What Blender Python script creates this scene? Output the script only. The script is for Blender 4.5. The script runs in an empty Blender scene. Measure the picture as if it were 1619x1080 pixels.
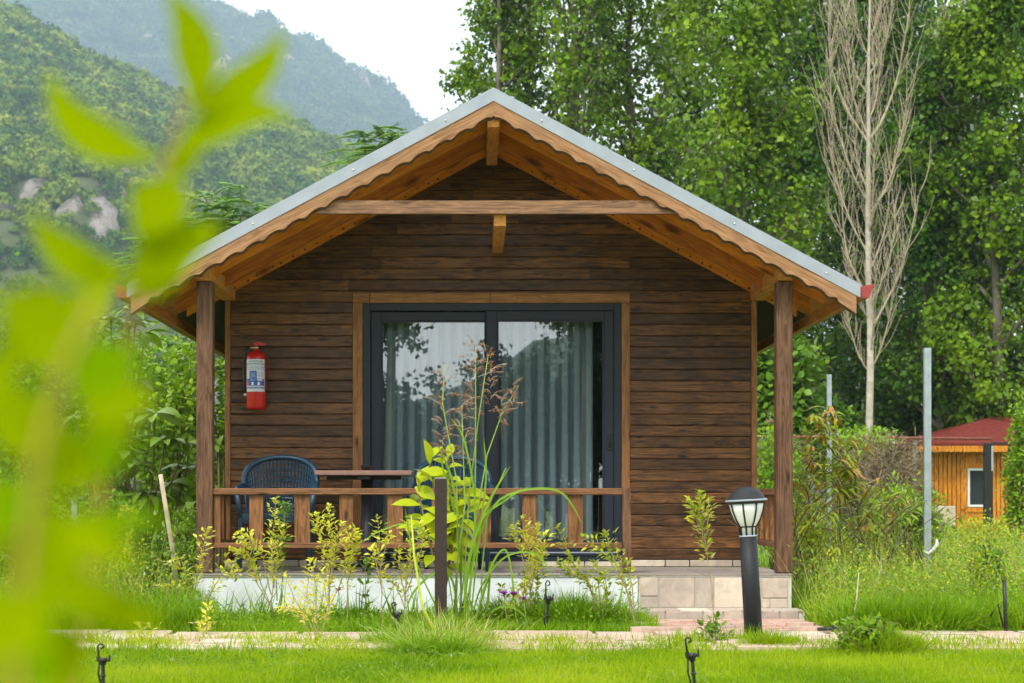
import bpy, bmesh, math, random
import numpy as np
from mathutils import Vector, Matrix
from mathutils import noise as mnoise

S = bpy.context.scene
C = S.collection
R = math.radians
random.seed(7)

# ------------------------------------------------------------------ camera, sky, sun, exposure
F, CX, CY, EYE = 2870.0, 750.0, 792.0, 0.87          # focal length and principal point of the photograph (px), eye height (m)
cam = bpy.data.cameras.new('camera')
cam_o = bpy.data.objects.new('camera', cam)
C.objects.link(cam_o)
cam_o.location = (0, 0, EYE)
cam_o.rotation_euler = (R(90), 0, 0)
cam.sensor_width = 36
cam.lens = 36 * F / 1619
cam.shift_x = (809.5 - CX) / 1619
cam.shift_y = (CY - 540) / 1619
cam.clip_start = 0.05
cam.clip_end = 6000
cam.dof.use_dof = True
cam.dof.focus_distance = 13.9
cam.dof.aperture_fstop = 4.8
S.camera = cam_o

SUN_EL, SUN_AZ = 52, 205       # elevation, compass direction the sun stands in (degrees, clockwise from +Y)
w = bpy.data.worlds.new('World')
S.world = w
w.use_nodes = True
nt = w.node_tree
nt.nodes.clear()
sky = nt.nodes.new('ShaderNodeTexSky')
sky.sky_type = 'NISHITA'
sky.sun_disc = False
sky.sun_elevation = R(SUN_EL)
sky.sun_rotation = R(SUN_AZ)
sky.dust_density = 2.0
bg1 = nt.nodes.new('ShaderNodeBackground')
bg1.inputs['Strength'].default_value = 0.10
nt.links.new(sky.outputs[0], bg1.inputs['Color'])
bg2 = nt.nodes.new('ShaderNodeBackground')           # thin bright cloud cover over the whole sky
bg2.inputs['Color'].default_value = (1.0, 0.985, 0.955, 1)
bg2.inputs['Strength'].default_value = 0.80
tc = nt.nodes.new('ShaderNodeTexCoord')
nz = nt.nodes.new('ShaderNodeTexNoise')
nz.inputs['Scale'].default_value = 3.0
nz.inputs['Detail'].default_value = 5
nt.links.new(tc.outputs['Generated'], nz.inputs['Vector'])
mr = nt.nodes.new('ShaderNodeMapRange')
mr.inputs['From Min'].default_value = 0.3
mr.inputs['From Max'].default_value = 0.6
mr.inputs['To Min'].default_value = 0.72
mr.inputs['To Max'].default_value = 1.0
nt.links.new(nz.outputs['Fac'], mr.inputs['Value'])
mx = nt.nodes.new('ShaderNodeMixShader')
nt.links.new(mr.outputs[0], mx.inputs[0])
nt.links.new(bg1.outputs[0], mx.inputs[1])
nt.links.new(bg2.outputs[0], mx.inputs[2])
wo = nt.nodes.new('ShaderNodeOutputWorld')
nt.links.new(mx.outputs[0], wo.inputs['Surface'])

sl = bpy.data.lights.new('sun', 'SUN')
sl.energy = 1.5
sl.angle = R(10)
sl.color = (1.0, 0.95, 0.86)
so = bpy.data.objects.new('sun', sl)
C.objects.link(so)
_d = Vector((math.sin(R(SUN_AZ)) * math.cos(R(SUN_EL)), math.cos(R(SUN_AZ)) * math.cos(R(SUN_EL)), math.sin(R(SUN_EL))))
so.rotation_euler = (-_d).to_track_quat('-Z', 'Y').to_euler()
so.location = _d * 60

S.view_settings.view_transform = 'Standard'
S.view_settings.look = 'None'
S.view_settings.exposure = 1.32
S.view_settings.gamma = 1.0
S.view_settings.use_curve_mapping = False
S.render.engine = 'CYCLES'
S.cycles.use_denoising = True
S.cycles.max_bounces = 8
S.cycles.diffuse_bounces = 3
S.cycles.transparent_max_bounces = 12
S.cycles.volume_bounces = 2
S.cycles.use_adaptive_sampling = True
S.cycles.adaptive_threshold = 0.02
S.cycles.caustics_reflective = False
S.cycles.caustics_refractive = False


# ------------------------------------------------------------------ helpers
def P(px, py, Y):
    """world point seen at pixel (px, py) of the photograph at distance Y"""
    return Vector(((px - CX) / F * Y, Y, EYE - (py - CY) / F * Y))


def G(px, py):
    Y = EYE * F / (py - CY)
    return Vector(((px - CX) / F * Y, Y, 0))


WLOC = {}


def link(o, parent=None, loc=(0, 0, 0)):
    C.objects.link(o)
    loc = Vector(loc)
    WLOC[o] = loc
    if parent is not None:
        o.parent = parent
        o.location = loc - WLOC[parent]
    else:
        o.location = loc
    return o


def tag(o, label=None, cat=None, group=None, kind=None):
    if label: o['label'] = label
    if cat: o['category'] = cat
    if group: o['group'] = group
    if kind: o['kind'] = kind
    return o


def thing(name, label, cat, loc=(0, 0, 0), group=None):
    o = bpy.data.objects.new(name, None)
    o.empty_display_size = 0.1
    link(o, None, loc)
    return tag(o, label, cat, group)


def mesh_np(name, V, F4, mat, parent=None, loc=None, smooth=False):
    """one mesh object from numpy vertices and equal-sized faces"""
    V = np.asarray(V, dtype=np.float64).reshape(-1, 3)
    F4 = np.asarray(F4, dtype=np.int32)
    k = F4.shape[1]
    if loc is None:
        loc = V.mean(axis=0) if parent is not None else np.array([V[:, 0].mean(), V[:, 1].mean(), V[:, 2].min()])
    V = V - np.asarray(loc)
    me = bpy.data.meshes.new(name)
    me.vertices.add(len(V))
    me.vertices.foreach_set('co', V.astype(np.float32).ravel())
    me.loops.add(F4.size)
    me.loops.foreach_set('vertex_index', F4.ravel())
    me.polygons.add(len(F4))
    me.polygons.foreach_set('loop_start', np.arange(0, F4.size, k, dtype=np.int32))
    if smooth:
        me.polygons.foreach_set('use_smooth', np.ones(len(F4), dtype=bool))
    me.update(calc_edges=True)
    me.validate()
    me.materials.append(mat)
    o = bpy.data.objects.new(name, me)
    return link(o, parent, loc)


class MB:
    """collects shapes in world space; build() links them as one mesh object"""
    def __init__(self):
        self.v, self.f, self.sm = [], [], []

    def add(self, v, f, smooth=False):
        n = len(self.v)
        self.v += [tuple(p) for p in v]
        self.f += [[i + n for i in q] for q in f]
        self.sm += [smooth] * len(f)
        return self

    def box(self, x0, x1, y0, y1, z0, z1, b=0.0):
        x0, x1 = min(x0, x1), max(x0, x1); y0, y1 = min(y0, y1), max(y0, y1); z0, z1 = min(z0, z1), max(z0, z1)
        if b <= 0:
            v = [(x, y, z) for x in (x0, x1) for y in (y0, y1) for z in (z0, z1)]
            f = [(0, 1, 3, 2), (4, 6, 7, 5), (0, 4, 5, 1), (2, 3, 7, 6), (0, 2, 6, 4), (1, 5, 7, 3)]
            return self.add(v, f)
        b = min(b, (x1 - x0) * .45, (y1 - y0) * .45, (z1 - z0) * .45)
        bm = bmesh.new()
        r = bmesh.ops.create_cube(bm, size=1)
        for q in bm.verts:
            q.co = ((x0 + x1) / 2 + q.co.x * (x1 - x0), (y0 + y1) / 2 + q.co.y * (y1 - y0), (z0 + z1) / 2 + q.co.z * (z1 - z0))
        bmesh.ops.bevel(bm, geom=bm.edges[:], offset=b, segments=1, profile=0.5, affect='EDGES')
        bm.verts.index_update()
        self.add([tuple(q.co) for q in bm.verts], [[q.index for q in fa.verts] for fa in bm.faces])
        bm.free()
        return self

    def prism(self, poly, y0, y1):
        """polygon in (x, z) extruded along y"""
        n = len(poly)
        v = [(x, y0, z) for x, z in poly] + [(x, y1, z) for x, z in poly]
        f = [list(range(n)), list(range(2 * n - 1, n - 1, -1))] + [[i, i + n, (i + 1) % n + n, (i + 1) % n] for i in range(n)]
        return self.add(v, f)

    def prism_x(self, poly, x0, x1):
        """polygon in (y, z) extruded along x"""
        n = len(poly)
        v = [(x0, y, z) for y, z in poly] + [(x1, y, z) for y, z in poly]
        f = [list(range(n)), list(range(2 * n - 1, n - 1, -1))] + [[i, i + n, (i + 1) % n + n, (i + 1) % n] for i in range(n)]
        return self.add(v, f)

    def prism_z(self, poly, z0, z1):
        n = len(poly)
        v = [(x, y, z0) for x, y in poly] + [(x, y, z1) for x, y in poly]
        f = [list(range(n - 1, -1, -1)), list(range(n, 2 * n))] + [[i, (i + 1) % n, (i + 1) % n + n, i + n] for i in range(n)]
        return self.add(v, f)

    def tube(self, pts, rad, n=6, smooth=True, caps=True):
        pts = [Vector(p) for p in pts]
        if not hasattr(rad, '__len__'): rad = [rad] * len(pts)
        v, f = [], []
        prev = None
        for i, p in enumerate(pts):
            d = (pts[min(i + 1, len(pts) - 1)] - pts[max(i - 1, 0)]).normalized()
            if prev is None:
                a = Vector((1, 0, 0)) if abs(d.x) < 0.8 else Vector((0, 1, 0))
                u = d.cross(a).normalized()
            else:
                u = (prev - d * prev.dot(d)).normalized()
            prev = u
            w_ = d.cross(u)
            for k in range(n):
                an = 2 * math.pi * k / n
                v.append(p + (u * math.cos(an) + w_ * math.sin(an)) * rad[i])
        for i in range(len(pts) - 1):
            for k in range(n):
                a, b = i * n + k, i * n + (k + 1) % n
                f.append((a, b, b + n, a + n))
        if caps:
            f.append(tuple(range(n - 1, -1, -1)))
            f.append(tuple(range(len(v) - n, len(v))))
        return self.add(v, f, smooth)

    def lathe(self, prof, cx, cy, n=20, smooth=True):
        """profile of (radius, z)"""
        v, f = [], []
        for r, z in prof:
            for k in range(n):
                a = 2 * math.pi * k / n
                v.append((cx + r * math.cos(a), cy + r * math.sin(a), z))
        for i in range(len(prof) - 1):
            for k in range(n):
                a, b = i * n + k, i * n + (k + 1) % n
                f.append((a, b, b + n, a + n))
        f.append(tuple(range(n - 1, -1, -1)))
        f.append(tuple(range(len(v) - n, len(v))))
        return self.add(v, f, smooth)

    def xf(self, M):
        self.v = [tuple(M @ Vector(p)) for p in self.v]
        return self

    def build(self, name, mat, parent=None, loc=None):
        V = np.array(self.v)
        if loc is None:
            c = (V.min(axis=0) + V.max(axis=0)) / 2
            loc = c if parent is not None else (c[0], c[1], V[:, 2].min())
        me = bpy.data.meshes.new(name)
        me.from_pydata([tuple(p) for p in V - np.array(loc)], [], self.f)
        me.polygons.foreach_set('use_smooth', self.sm)
        me.update()
        me.materials.append(mat)
        o = bpy.data.objects.new(name, me)
        return link(o, parent, loc)


def norm(a):
    return a / np.maximum(np.linalg.norm(a, axis=-1, keepdims=True), 1e-9)


def strips(base, d, n, L, W, bend, prof, fold=0.0):
    """bent leaf or blade strips; prof = relative width at even steps from base to tip"""
    base = np.asarray(base, float); N = len(base)
    d = norm(np.asarray(d, float)); n = np.asarray(n, float)
    n = norm(n - d * (n * d).sum(-1, keepdims=True))
    side = np.cross(d, n)
    L = np.broadcast_to(np.asarray(L, float), (N,))[:, None]; W = np.broadcast_to(np.asarray(W, float), (N,))[:, None]
    bend = np.broadcast_to(np.asarray(bend, float), (N,))[:, None]
    K = len(prof)
    cols = []
    for k in range(K):
        t = k / (K - 1)
        c = base + d * L * t * (1 - 0.35 * np.abs(bend) * t) + n * L * bend * t * t
        hw = W * 0.5 * prof[k]
        if fold:
            cols += [c - side * hw + n * hw * fold, c, c + side * hw + n * hw * fold]
        else:
            cols += [c - side * hw, c + side * hw]
    m = 3 if fold else 2
    V = np.stack(cols, axis=1).reshape(-1, 3)
    o = (np.arange(N) * K * m)[:, None]
    fs = []
    for k in range(K - 1):
        for j in range(m - 1):
            a = k * m + j
            fs.append(np.concatenate([o + a, o + a + 1, o + a + m + 1, o + a + m], axis=1))
    Fq = np.stack(fs, axis=1).reshape(-1, 4)
    return V, Fq


def diamonds(c, d, n, L, W):
    """two-triangle leaves folded along the midrib"""
    d = norm(d); n = norm(n - d * (n * d).sum(-1, keepdims=True)); s = np.cross(d, n)
    L = L[:, None]; W = W[:, None]
    V = np.stack([c - d * L * .5, c + s * W * .5 + n * W * .12, c + d * L * .5, c - s * W * .5 + n * W * .12], axis=1).reshape(-1, 3)
    Fq = np.arange(len(c) * 4).reshape(-1, 4)
    return V, Fq


def rdir(rng, N):
    return norm(rng.normal(size=(N, 3)))


# ------------------------------------------------------------------ materials
def newmat(name):
    m = bpy.data.materials.new(name)
    m.use_nodes = True
    t = m.node_tree
    b = t.nodes['Principled BSDF']
    return m, t, b


def N_(t, kind, **kw):
    n = t.nodes.new(kind)
    for k, v in kw.items():
        if k in n.inputs: n.inputs[k].default_value = v
        else: setattr(n, k, v)
    return n


def ramp(t, fac, stops):
    r = t.nodes.new('ShaderNodeValToRGB')
    e = r.color_ramp.elements
    while len(e) < len(stops): e.new(0.5)
    for i, (p, c) in enumerate(stops):
        e[i].position = p
        e[i].color = (c[0], c[1], c[2], 1)
    t.links.new(fac, r.inputs[0])
    return r.outputs[0]


def plain(name, col, rough=0.5, metal=0.0, var=0.15, scale=30, bump=0.0, spec=0.5, coord='Object'):
    m, t, b = newmat(name)
    tc = N_(t, 'ShaderNodeTexCoord')
    n = N_(t, 'ShaderNodeTexNoise', Scale=scale, Detail=6)
    t.links.new(tc.outputs[coord], n.inputs['Vector'])
    a = tuple(c * (1 - var) for c in col); h = tuple(min(1, c * (1 + var)) for c in col)
    t.links.new(ramp(t, n.outputs['Fac'], [(0.3, a), (0.7, h)]), b.inputs['Base Color'])
    b.inputs['Roughness'].default_value = rough
    b.inputs['Metallic'].default_value = metal
    b.inputs['Specular IOR Level'].default_value = spec
    if bump:
        bp = N_(t, 'ShaderNodeBump', Strength=bump, Distance=0.01)
        t.links.new(n.outputs['Fac'], bp.inputs['Height'])
        t.links.new(bp.outputs[0], b.inputs['Normal'])
    return m


def wood(name, dark, light, axis='X', slope=0.0, rough=0.6, knots=True, tone=0.35, worn=None, kn=1.0):
    """sawn boards: grain along one axis of the object, every board with its own cut"""
    m, t, b = newmat(name)
    tc = N_(t, 'ShaderNodeTexCoord')
    oi = N_(t, 'ShaderNodeObjectInfo')
    mu = N_(t, 'ShaderNodeMath', operation='MULTIPLY'); mu.inputs[1].default_value = 137.0
    t.links.new(oi.outputs['Random'], mu.inputs[0])
    ad = N_(t, 'ShaderNodeVectorMath', operation='ADD')
    rot = N_(t, 'ShaderNodeMapping')
    rot.inputs['Rotation'].default_value = (0, slope, 0)
    t.links.new(tc.outputs['Object'], rot.inputs['Vector'])
    t.links.new(rot.outputs[0], ad.inputs[0]); t.links.new(mu.outputs[0], ad.inputs[1])
    mp = N_(t, 'ShaderNodeMapping')
    lo, hi = 1.0, 12.0
    mp.inputs['Scale'].default_value = {'X': (lo, hi, hi), 'Y': (hi, lo, hi), 'Z': (hi, hi, lo)}[axis]
    t.links.new(ad.outputs[0], mp.inputs['Vector'])
    n1 = N_(t, 'ShaderNodeTexNoise', Scale=1.4, Detail=3, Roughness=0.5, Distortion=1.2)
    t.links.new(mp.outputs[0], n1.inputs['Vector'])
    k = N_(t, 'ShaderNodeMath', operation='MULTIPLY'); k.inputs[1].default_value = 42.0
    t.links.new(n1.outputs['Fac'], k.inputs[0])
    sn = N_(t, 'ShaderNodeMath', operation='SINE'); t.links.new(k.outputs[0], sn.inputs[0])
    n2 = N_(t, 'ShaderNodeTexNoise', Scale=4.2, Detail=6, Roughness=0.62)
    t.links.new(mp.outputs[0], n2.inputs['Vector'])
    s2 = N_(t, 'ShaderNodeMath', operation='MULTIPLY_ADD'); s2.inputs[1].default_value = 0.13; s2.inputs[2].default_value = 0.0
    t.links.new(sn.outputs[0], s2.inputs[0])
    g = N_(t, 'ShaderNodeMath', operation='ADD'); t.links.new(s2.outputs[0], g.inputs[0]); t.links.new(n2.outputs['Fac'], g.inputs[1])
    col = ramp(t, g.outputs[0], [(0.28, dark), (0.5, tuple((a + c) / 2 for a, c in zip(dark, light))), (0.74, light)])
    # board to board tone
    tn = N_(t, 'ShaderNodeMapRange'); tn.inputs['To Min'].default_value = 1 - tone; tn.inputs['To Max'].default_value = 1 + tone
    t.links.new(oi.outputs['Random'], tn.inputs['Value'])
    sc = N_(t, 'ShaderNodeVectorMath', operation='SCALE')
    t.links.new(col, sc.inputs[0]); t.links.new(tn.outputs[0], sc.inputs['Scale'])
    out = sc.outputs[0]
    if knots:
        mp2 = N_(t, 'ShaderNodeMapping')
        mp2.inputs['Scale'].default_value = {'X': (1.6, 5, 5), 'Y': (5, 1.6, 5), 'Z': (5, 5, 1.6)}[axis]
        t.links.new(ad.outputs[0], mp2.inputs['Vector'])
        vo = N_(t, 'ShaderNodeTexVoronoi', Scale=1.5)
        t.links.new(mp2.outputs[0], vo.inputs['Vector'])
        kr = ramp(t, vo.outputs['Distance'], [(0.06 * kn, (1, 1, 1)), (0.15 * kn, (0, 0, 0))])
        mixk = N_(t, 'ShaderNodeMix', data_type='RGBA')
        t.links.new(kr, mixk.inputs[0]); t.links.new(out, mixk.inputs[6])
        mixk.inputs[7].default_value = (dark[0] * .35, dark[1] * .3, dark[2] * .3, 1)
        out = mixk.outputs[2]
    if worn:
        n3 = N_(t, 'ShaderNodeTexNoise', Scale=2.3, Detail=5, Roughness=0.7)
        t.links.new(ad.outputs[0], n3.inputs['Vector'])
        wr = ramp(t, n3.outputs['Fac'], [(0.5, (0, 0, 0)), (0.72, (.75, .75, .75))])
        mixw = N_(t, 'ShaderNodeMix', data_type='RGBA')
        t.links.new(wr, mixw.inputs[0]); t.links.new(out, mixw.inputs[6])
        mixw.inputs[7].default_value = (*worn, 1)
        out = mixw.outputs[2]
    t.links.new(out, b.inputs['Base Color'])
    b.inputs['Roughness'].default_value = rough
    b.inputs['Specular IOR Level'].default_value = 0.35
    bp = N_(t, 'ShaderNodeBump', Strength=0.35, Distance=0.004)
    t.links.new(g.outputs[0], bp.inputs['Height'])
    t.links.new(bp.outputs[0], b.inputs['Normal'])
    return m


def leafmat(name, stops, trans=0.35, gloss=0.08, clump=0.0, rough=0.4, cw=0.5):
    """thin leaves: own tone per leaf, light through the blade, a faint sheen"""
    m = bpy.data.materials.new(name); m.use_nodes = True
    t = m.node_tree; t.nodes.clear()
    ge = N_(t, 'ShaderNodeNewGeometry')
    n = len(stops)
    fac = ge.outputs['Random Per Island']
    if clump:
        nz = N_(t, 'ShaderNodeTexNoise', Scale=clump, Detail=2)
        t.links.new(ge.outputs['Position'], nz.inputs['Vector'])
        mr = N_(t, 'ShaderNodeMapRange'); mr.inputs['From Min'].default_value = .3; mr.inputs['From Max'].default_value = .7
        t.links.new(nz.outputs['Fac'], mr.inputs['Value'])
        mxx = N_(t, 'ShaderNodeMix', data_type='FLOAT'); mxx.inputs[0].default_value = cw
        t.links.new(fac, mxx.inputs[2]); t.links.new(mr.outputs[0], mxx.inputs[3])
        fac = mxx.outputs[0]
    col = ramp(t, fac, [(i / max(1, n - 1), c) for i, c in enumerate(stops)])
    df = N_(t, 'ShaderNodeBsdfDiffuse'); tr = N_(t, 'ShaderNodeBsdfTranslucent')
    t.links.new(col, df.inputs[0])
    hs = N_(t, 'ShaderNodeVectorMath', operation='MULTIPLY'); hs.inputs[1].default_value = (1.25, 1.2, 0.6)
    t.links.new(col, hs.inputs[0]); t.links.new(hs.outputs[0], tr.inputs[0])
    m1 = N_(t, 'ShaderNodeMixShader'); m1.inputs[0].default_value = trans
    t.links.new(df.outputs[0], m1.inputs[1]); t.links.new(tr.outputs[0], m1.inputs[2])
    last = m1.outputs[0]
    if gloss:
        gl = N_(t, 'ShaderNodeBsdfGlossy', Roughness=rough)
        m2 = N_(t, 'ShaderNodeMixShader')
        fr = N_(t, 'ShaderNodeFresnel'); fr.inputs[0].default_value = 1.35
        mm = N_(t, 'ShaderNodeMath', operation='MULTIPLY'); mm.inputs[1].default_value = gloss * 10
        t.links.new(fr.outputs[0], mm.inputs[0]); mm.use_clamp = True
        t.links.new(mm.outputs[0], m2.inputs[0])
        t.links.new(last, m2.inputs[1]); t.links.new(gl.outputs[0], m2.inputs[2])
        last = m2.outputs[0]
    o = N_(t, 'ShaderNodeOutputMaterial')
    t.links.new(last, o.inputs['Surface'])
    return m


SL = math.atan(0.536)
W_plank = wood('stained_siding', (0.029, 0.0110, 0.003), (0.200, 0.086, 0.025), 'X', tone=0.48, worn=(0.030, 0.012, 0.004), rough=0.42)
W_trim_x = wood('stained_trim_x', (0.19, 0.078, 0.022), (0.40, 0.19, 0.066), 'X', tone=0.15)
W_trim_z = wood('stained_trim_z', (0.16, 0.066, 0.018), (0.36, 0.165, 0.055), 'Z', tone=0.15)
W_mould = wood('dark_moulding', (0.07, 0.04, 0.02), (0.16, 0.095, 0.05), 'X', tone=.05, knots=False)
W_post = wood('weathered_post', (0.055, 0.025, 0.012), (0.20, 0.098, 0.048), 'Z', tone=0.1, worn=(0.075, 0.040, 0.025))
W_rail = wood('railing_wood_x', (0.11, 0.046, 0.018), (0.30, 0.135, 0.055), 'X', tone=0.12)
W_rail_y = wood('railing_wood_y', (0.12, 0.056, 0.026), (0.28, 0.14, 0.068), 'Y', tone=0.12)
W_bal = wood('baluster_wood', (0.12, 0.048, 0.015), (0.32, 0.142, 0.048), 'Z', tone=0.15)
W_barge_l = wood('barge_wood_left', (0.19, 0.084, 0.030), (0.44, 0.235, 0.108), 'X', slope=SL, tone=0.05, worn=(0.30, 0.165, 0.085))
W_barge_r = wood('barge_wood_right', (0.19, 0.084, 0.030), (0.44, 0.235, 0.108), 'X', slope=-SL, tone=0.05, worn=(0.30, 0.165, 0.085))
W_raft_l = wood('pine_rafter_left', (0.48, 0.150, 0.008), (0.74, 0.275, 0.018), 'X', slope=SL, tone=0.14, kn=1.7)
W_raft_r = wood('pine_rafter_right', (0.48, 0.150, 0.008), (0.74, 0.275, 0.018), 'X', slope=-SL, tone=0.14, kn=1.7)
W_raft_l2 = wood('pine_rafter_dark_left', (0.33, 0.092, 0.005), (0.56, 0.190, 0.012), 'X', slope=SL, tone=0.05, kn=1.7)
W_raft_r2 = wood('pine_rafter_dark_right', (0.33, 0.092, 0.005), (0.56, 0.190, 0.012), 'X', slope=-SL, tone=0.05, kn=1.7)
W_pine_y = wood('pine_lengthwise', (0.46, 0.18, 0.03), (0.70, 0.33, 0.07), 'Y', tone=0.1)
W_beam = wood('collar_beam_wood', (0.13, 0.065, 0.032), (0.36, 0.19, 0.095), 'X', tone=0.02, worn=(0.12, 0.07, 0.045))
W_hut = wood('orange_boards', (0.34, 0.085, 0.004), (0.84, 0.34, 0.02), 'Z', tone=0.02)
M_anth = plain('anthracite_frame', (0.017, 0.024, 0.036), rough=0.45, var=0.06, scale=3, spec=0.3)
M_zinc = plain('galvanised_sheet', (0.345, 0.385, 0.44), rough=0.5, metal=0.2, var=0.10, scale=6)
M_galv = plain('galvanised_post', (0.38, 0.44, 0.47), rough=0.45, metal=0.5, var=0.14, scale=14)
M_gutter = plain('red_gutter', (0.36, 0.045, 0.045), rough=0.4, var=0.08)
M_plaster = plain('white_plaster', (0.70, 0.74, 0.77), rough=0.85, var=0.13, scale=5, bump=0.25)
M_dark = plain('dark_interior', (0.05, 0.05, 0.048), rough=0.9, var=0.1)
M_blk = plain('black_plastic', (0.012, 0.013, 0.014), rough=0.45, var=0.15, scale=60)
M_lampblk = plain('black_powder_coat', (0.014, 0.016, 0.019), rough=0.55, var=0.15, scale=200, bump=0.05, spec=0.35)
M_opal = plain('opal_glass', (0.80, 0.83, 0.80), rough=0.25, var=0.02)
M_blue = plain('blue_plastic_wicker', (0.008, 0.042, 0.078), rough=0.4, var=0.12, scale=40)
M_table = plain('brown_laminate', (0.27, 0.155, 0.125), rough=0.35, var=0.12, scale=12)
M_red = plain('red_enamel', (0.52, 0.012, 0.012), rough=0.22, var=0.04)
M_brass = plain('brass', (0.60, 0.48, 0.25), rough=0.3, metal=0.9, var=0.05)
M_white = plain('white_plastic', (0.74, 0.76, 0.76), rough=0.4, var=0.04)
M_rust = plain('brown_steel', (0.026, 0.013, 0.009), rough=0.6, var=0.25, scale=30, bump=0.1)
M_shingle = plain('red_shingles', (0.165, 0.034, 0.026), rough=0.95, var=0.35, scale=14, bump=0.4, spec=0.08)
M_barkpale = plain('pale_bark', (0.46, 0.40, 0.34), rough=0.9, var=0.25, scale=8, bump=0.4)
M_twig = plain('dry_twig', (0.43, 0.35, 0.255), rough=0.9, var=0.25, scale=4)
M_bark = plain('grey_bark', (0.15, 0.13, 0.10), rough=0.95, var=0.35, scale=6, bump=0.6)
M_stem = plain('green_brown_stem', (0.17, 0.13, 0.055), rough=0.8, var=0.25, scale=25)
M_stempale = plain('pale_twig', (0.34, 0.27, 0.13), rough=0.8, var=0.25, scale=25)
M_stemgreen = plain('green_stem', (0.22, 0.34, 0.05), rough=0.6, var=0.2, scale=20)
M_stake = plain('pale_stake', (0.58, 0.47, 0.34), rough=0.85, var=0.18, scale=20)
M_wire = plain('rusty_wire', (0.10, 0.085, 0.07), rough=0.7, var=0.2)
M_rustrail = plain('red_brown_rail', (0.22, 0.06, 0.04), rough=0.7, var=0.25, scale=10)


def tilemat(name, cols, scale=7, rough=0.6, bump=0.15):
    """stone whose tone changes from piece to piece"""
    m, t, b = newmat(name)
    oi = N_(t, 'ShaderNodeObjectInfo'); tc = N_(t, 'ShaderNodeTexCoord')
    ad = N_(t, 'ShaderNodeVectorMath', operation='ADD')
    mu = N_(t, 'ShaderNodeMath', operation='MULTIPLY'); mu.inputs[1].default_value = 71.0
    t.links.new(oi.outputs['Random'], mu.inputs[0]); t.links.new(tc.outputs['Object'], ad.inputs[0]); t.links.new(mu.outputs[0], ad.inputs[1])
    n = N_(t, 'ShaderNodeTexNoise', Scale=scale, Detail=8, Roughness=0.65, Distortion=0.8)
    t.links.new(ad.outputs[0], n.inputs['Vector'])
    base = ramp(t, oi.outputs['Random'], [(i / (len(cols) - 1), c) for i, c in enumerate(cols)])
    mr = N_(t, 'ShaderNodeMapRange'); mr.inputs['From Min'].default_value = .25; mr.inputs['From Max'].default_value = .75
    mr.inputs['To Min'].default_value = .68; mr.inputs['To Max'].default_value = 1.25
    t.links.new(n.outputs['Fac'], mr.inputs['Value'])
    sc = N_(t, 'ShaderNodeVectorMath', operation='SCALE'); t.links.new(base, sc.inputs[0]); t.links.new(mr.outputs[0], sc.inputs['Scale'])
    t.links.new(sc.outputs[0], b.inputs['Base Color'])
    b.inputs['Roughness'].default_value = rough
    bp = N_(t, 'ShaderNodeBump', Strength=bump, Distance=0.01)
    t.links.new(n.outputs['Fac'], bp.inputs['Height']); t.links.new(bp.outputs[0], b.inputs['Normal'])
    return m


T_stone = tilemat('travertine', [(0.66, 0.57, 0.45), (0.50, 0.41, 0.33), (0.68, 0.62, 0.50), (0.40, 0.33, 0.28), (0.64, 0.53, 0.42)], rough=0.5)
T_grey = tilemat('floor_stone', [(0.30, 0.26, 0.23), (0.36, 0.31, 0.27), (0.27, 0.24, 0.22)], rough=0.55)
T_path = tilemat('pink_flagstone', [(0.58, 0.43, 0.34), (0.52, 0.36, 0.28), (0.62, 0.52, 0.42), (0.50, 0.32, 0.25), (0.63, 0.55, 0.46)], rough=0.8, bump=0.3)
T_brick = tilemat('red_paver', [(0.48, 0.27, 0.21), (0.54, 0.33, 0.26), (0.55, 0.40, 0.33), (0.45, 0.25, 0.19)], rough=0.85, bump=0.3)
M_grout = plain('pale_grout', (0.60, 0.57, 0.50), rough=0.9, var=0.1, scale=20)

# glass: a thin coated pane
M_glass = bpy.data.materials.new('coated_glass'); M_glass.use_nodes = True
_t = M_glass.node_tree; _t.nodes.clear()
_tr = N_(_t, 'ShaderNodeBsdfTransparent'); _tr.inputs[0].default_value = (0.90, 0.95, 0.95, 1)
_gl = N_(_t, 'ShaderNodeBsdfGlossy', Roughness=0.0); _gl.inputs[0].default_value = (0.95, 0.97, 1, 1)
_m = N_(_t, 'ShaderNodeMixShader'); _m.inputs[0].default_value = 0.145
_t.links.new(_tr.outputs[0], _m.inputs[1]); _t.links.new(_gl.outputs[0], _m.inputs[2])
_o = N_(_t, 'ShaderNodeOutputMaterial'); _t.links.new(_m.outputs[0], _o.inputs[0])

M_curtain = bpy.data.materials.new('sheer_curtain'); M_curtain.use_nodes = True
_t = M_curtain.node_tree; _t.nodes.clear()
_df = N_(_t, 'ShaderNodeBsdfDiffuse'); _df.inputs[0].default_value = (0.42, 0.47, 0.515, 1)
_tl = N_(_t, 'ShaderNodeBsdfTranslucent'); _tl.inputs[0].default_value = (0.42, 0.47, 0.515, 1)
_m = N_(_t, 'ShaderNodeMixShader'); _m.inputs[0].default_value = 0.12
_t.links.new(_df.outputs[0], _m.inputs[1]); _t.links.new(_tl.outputs[0], _m.inputs[2])
_o = N_(_t, 'ShaderNodeOutputMaterial'); _t.links.new(_m.outputs[0], _o.inputs[0])

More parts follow.
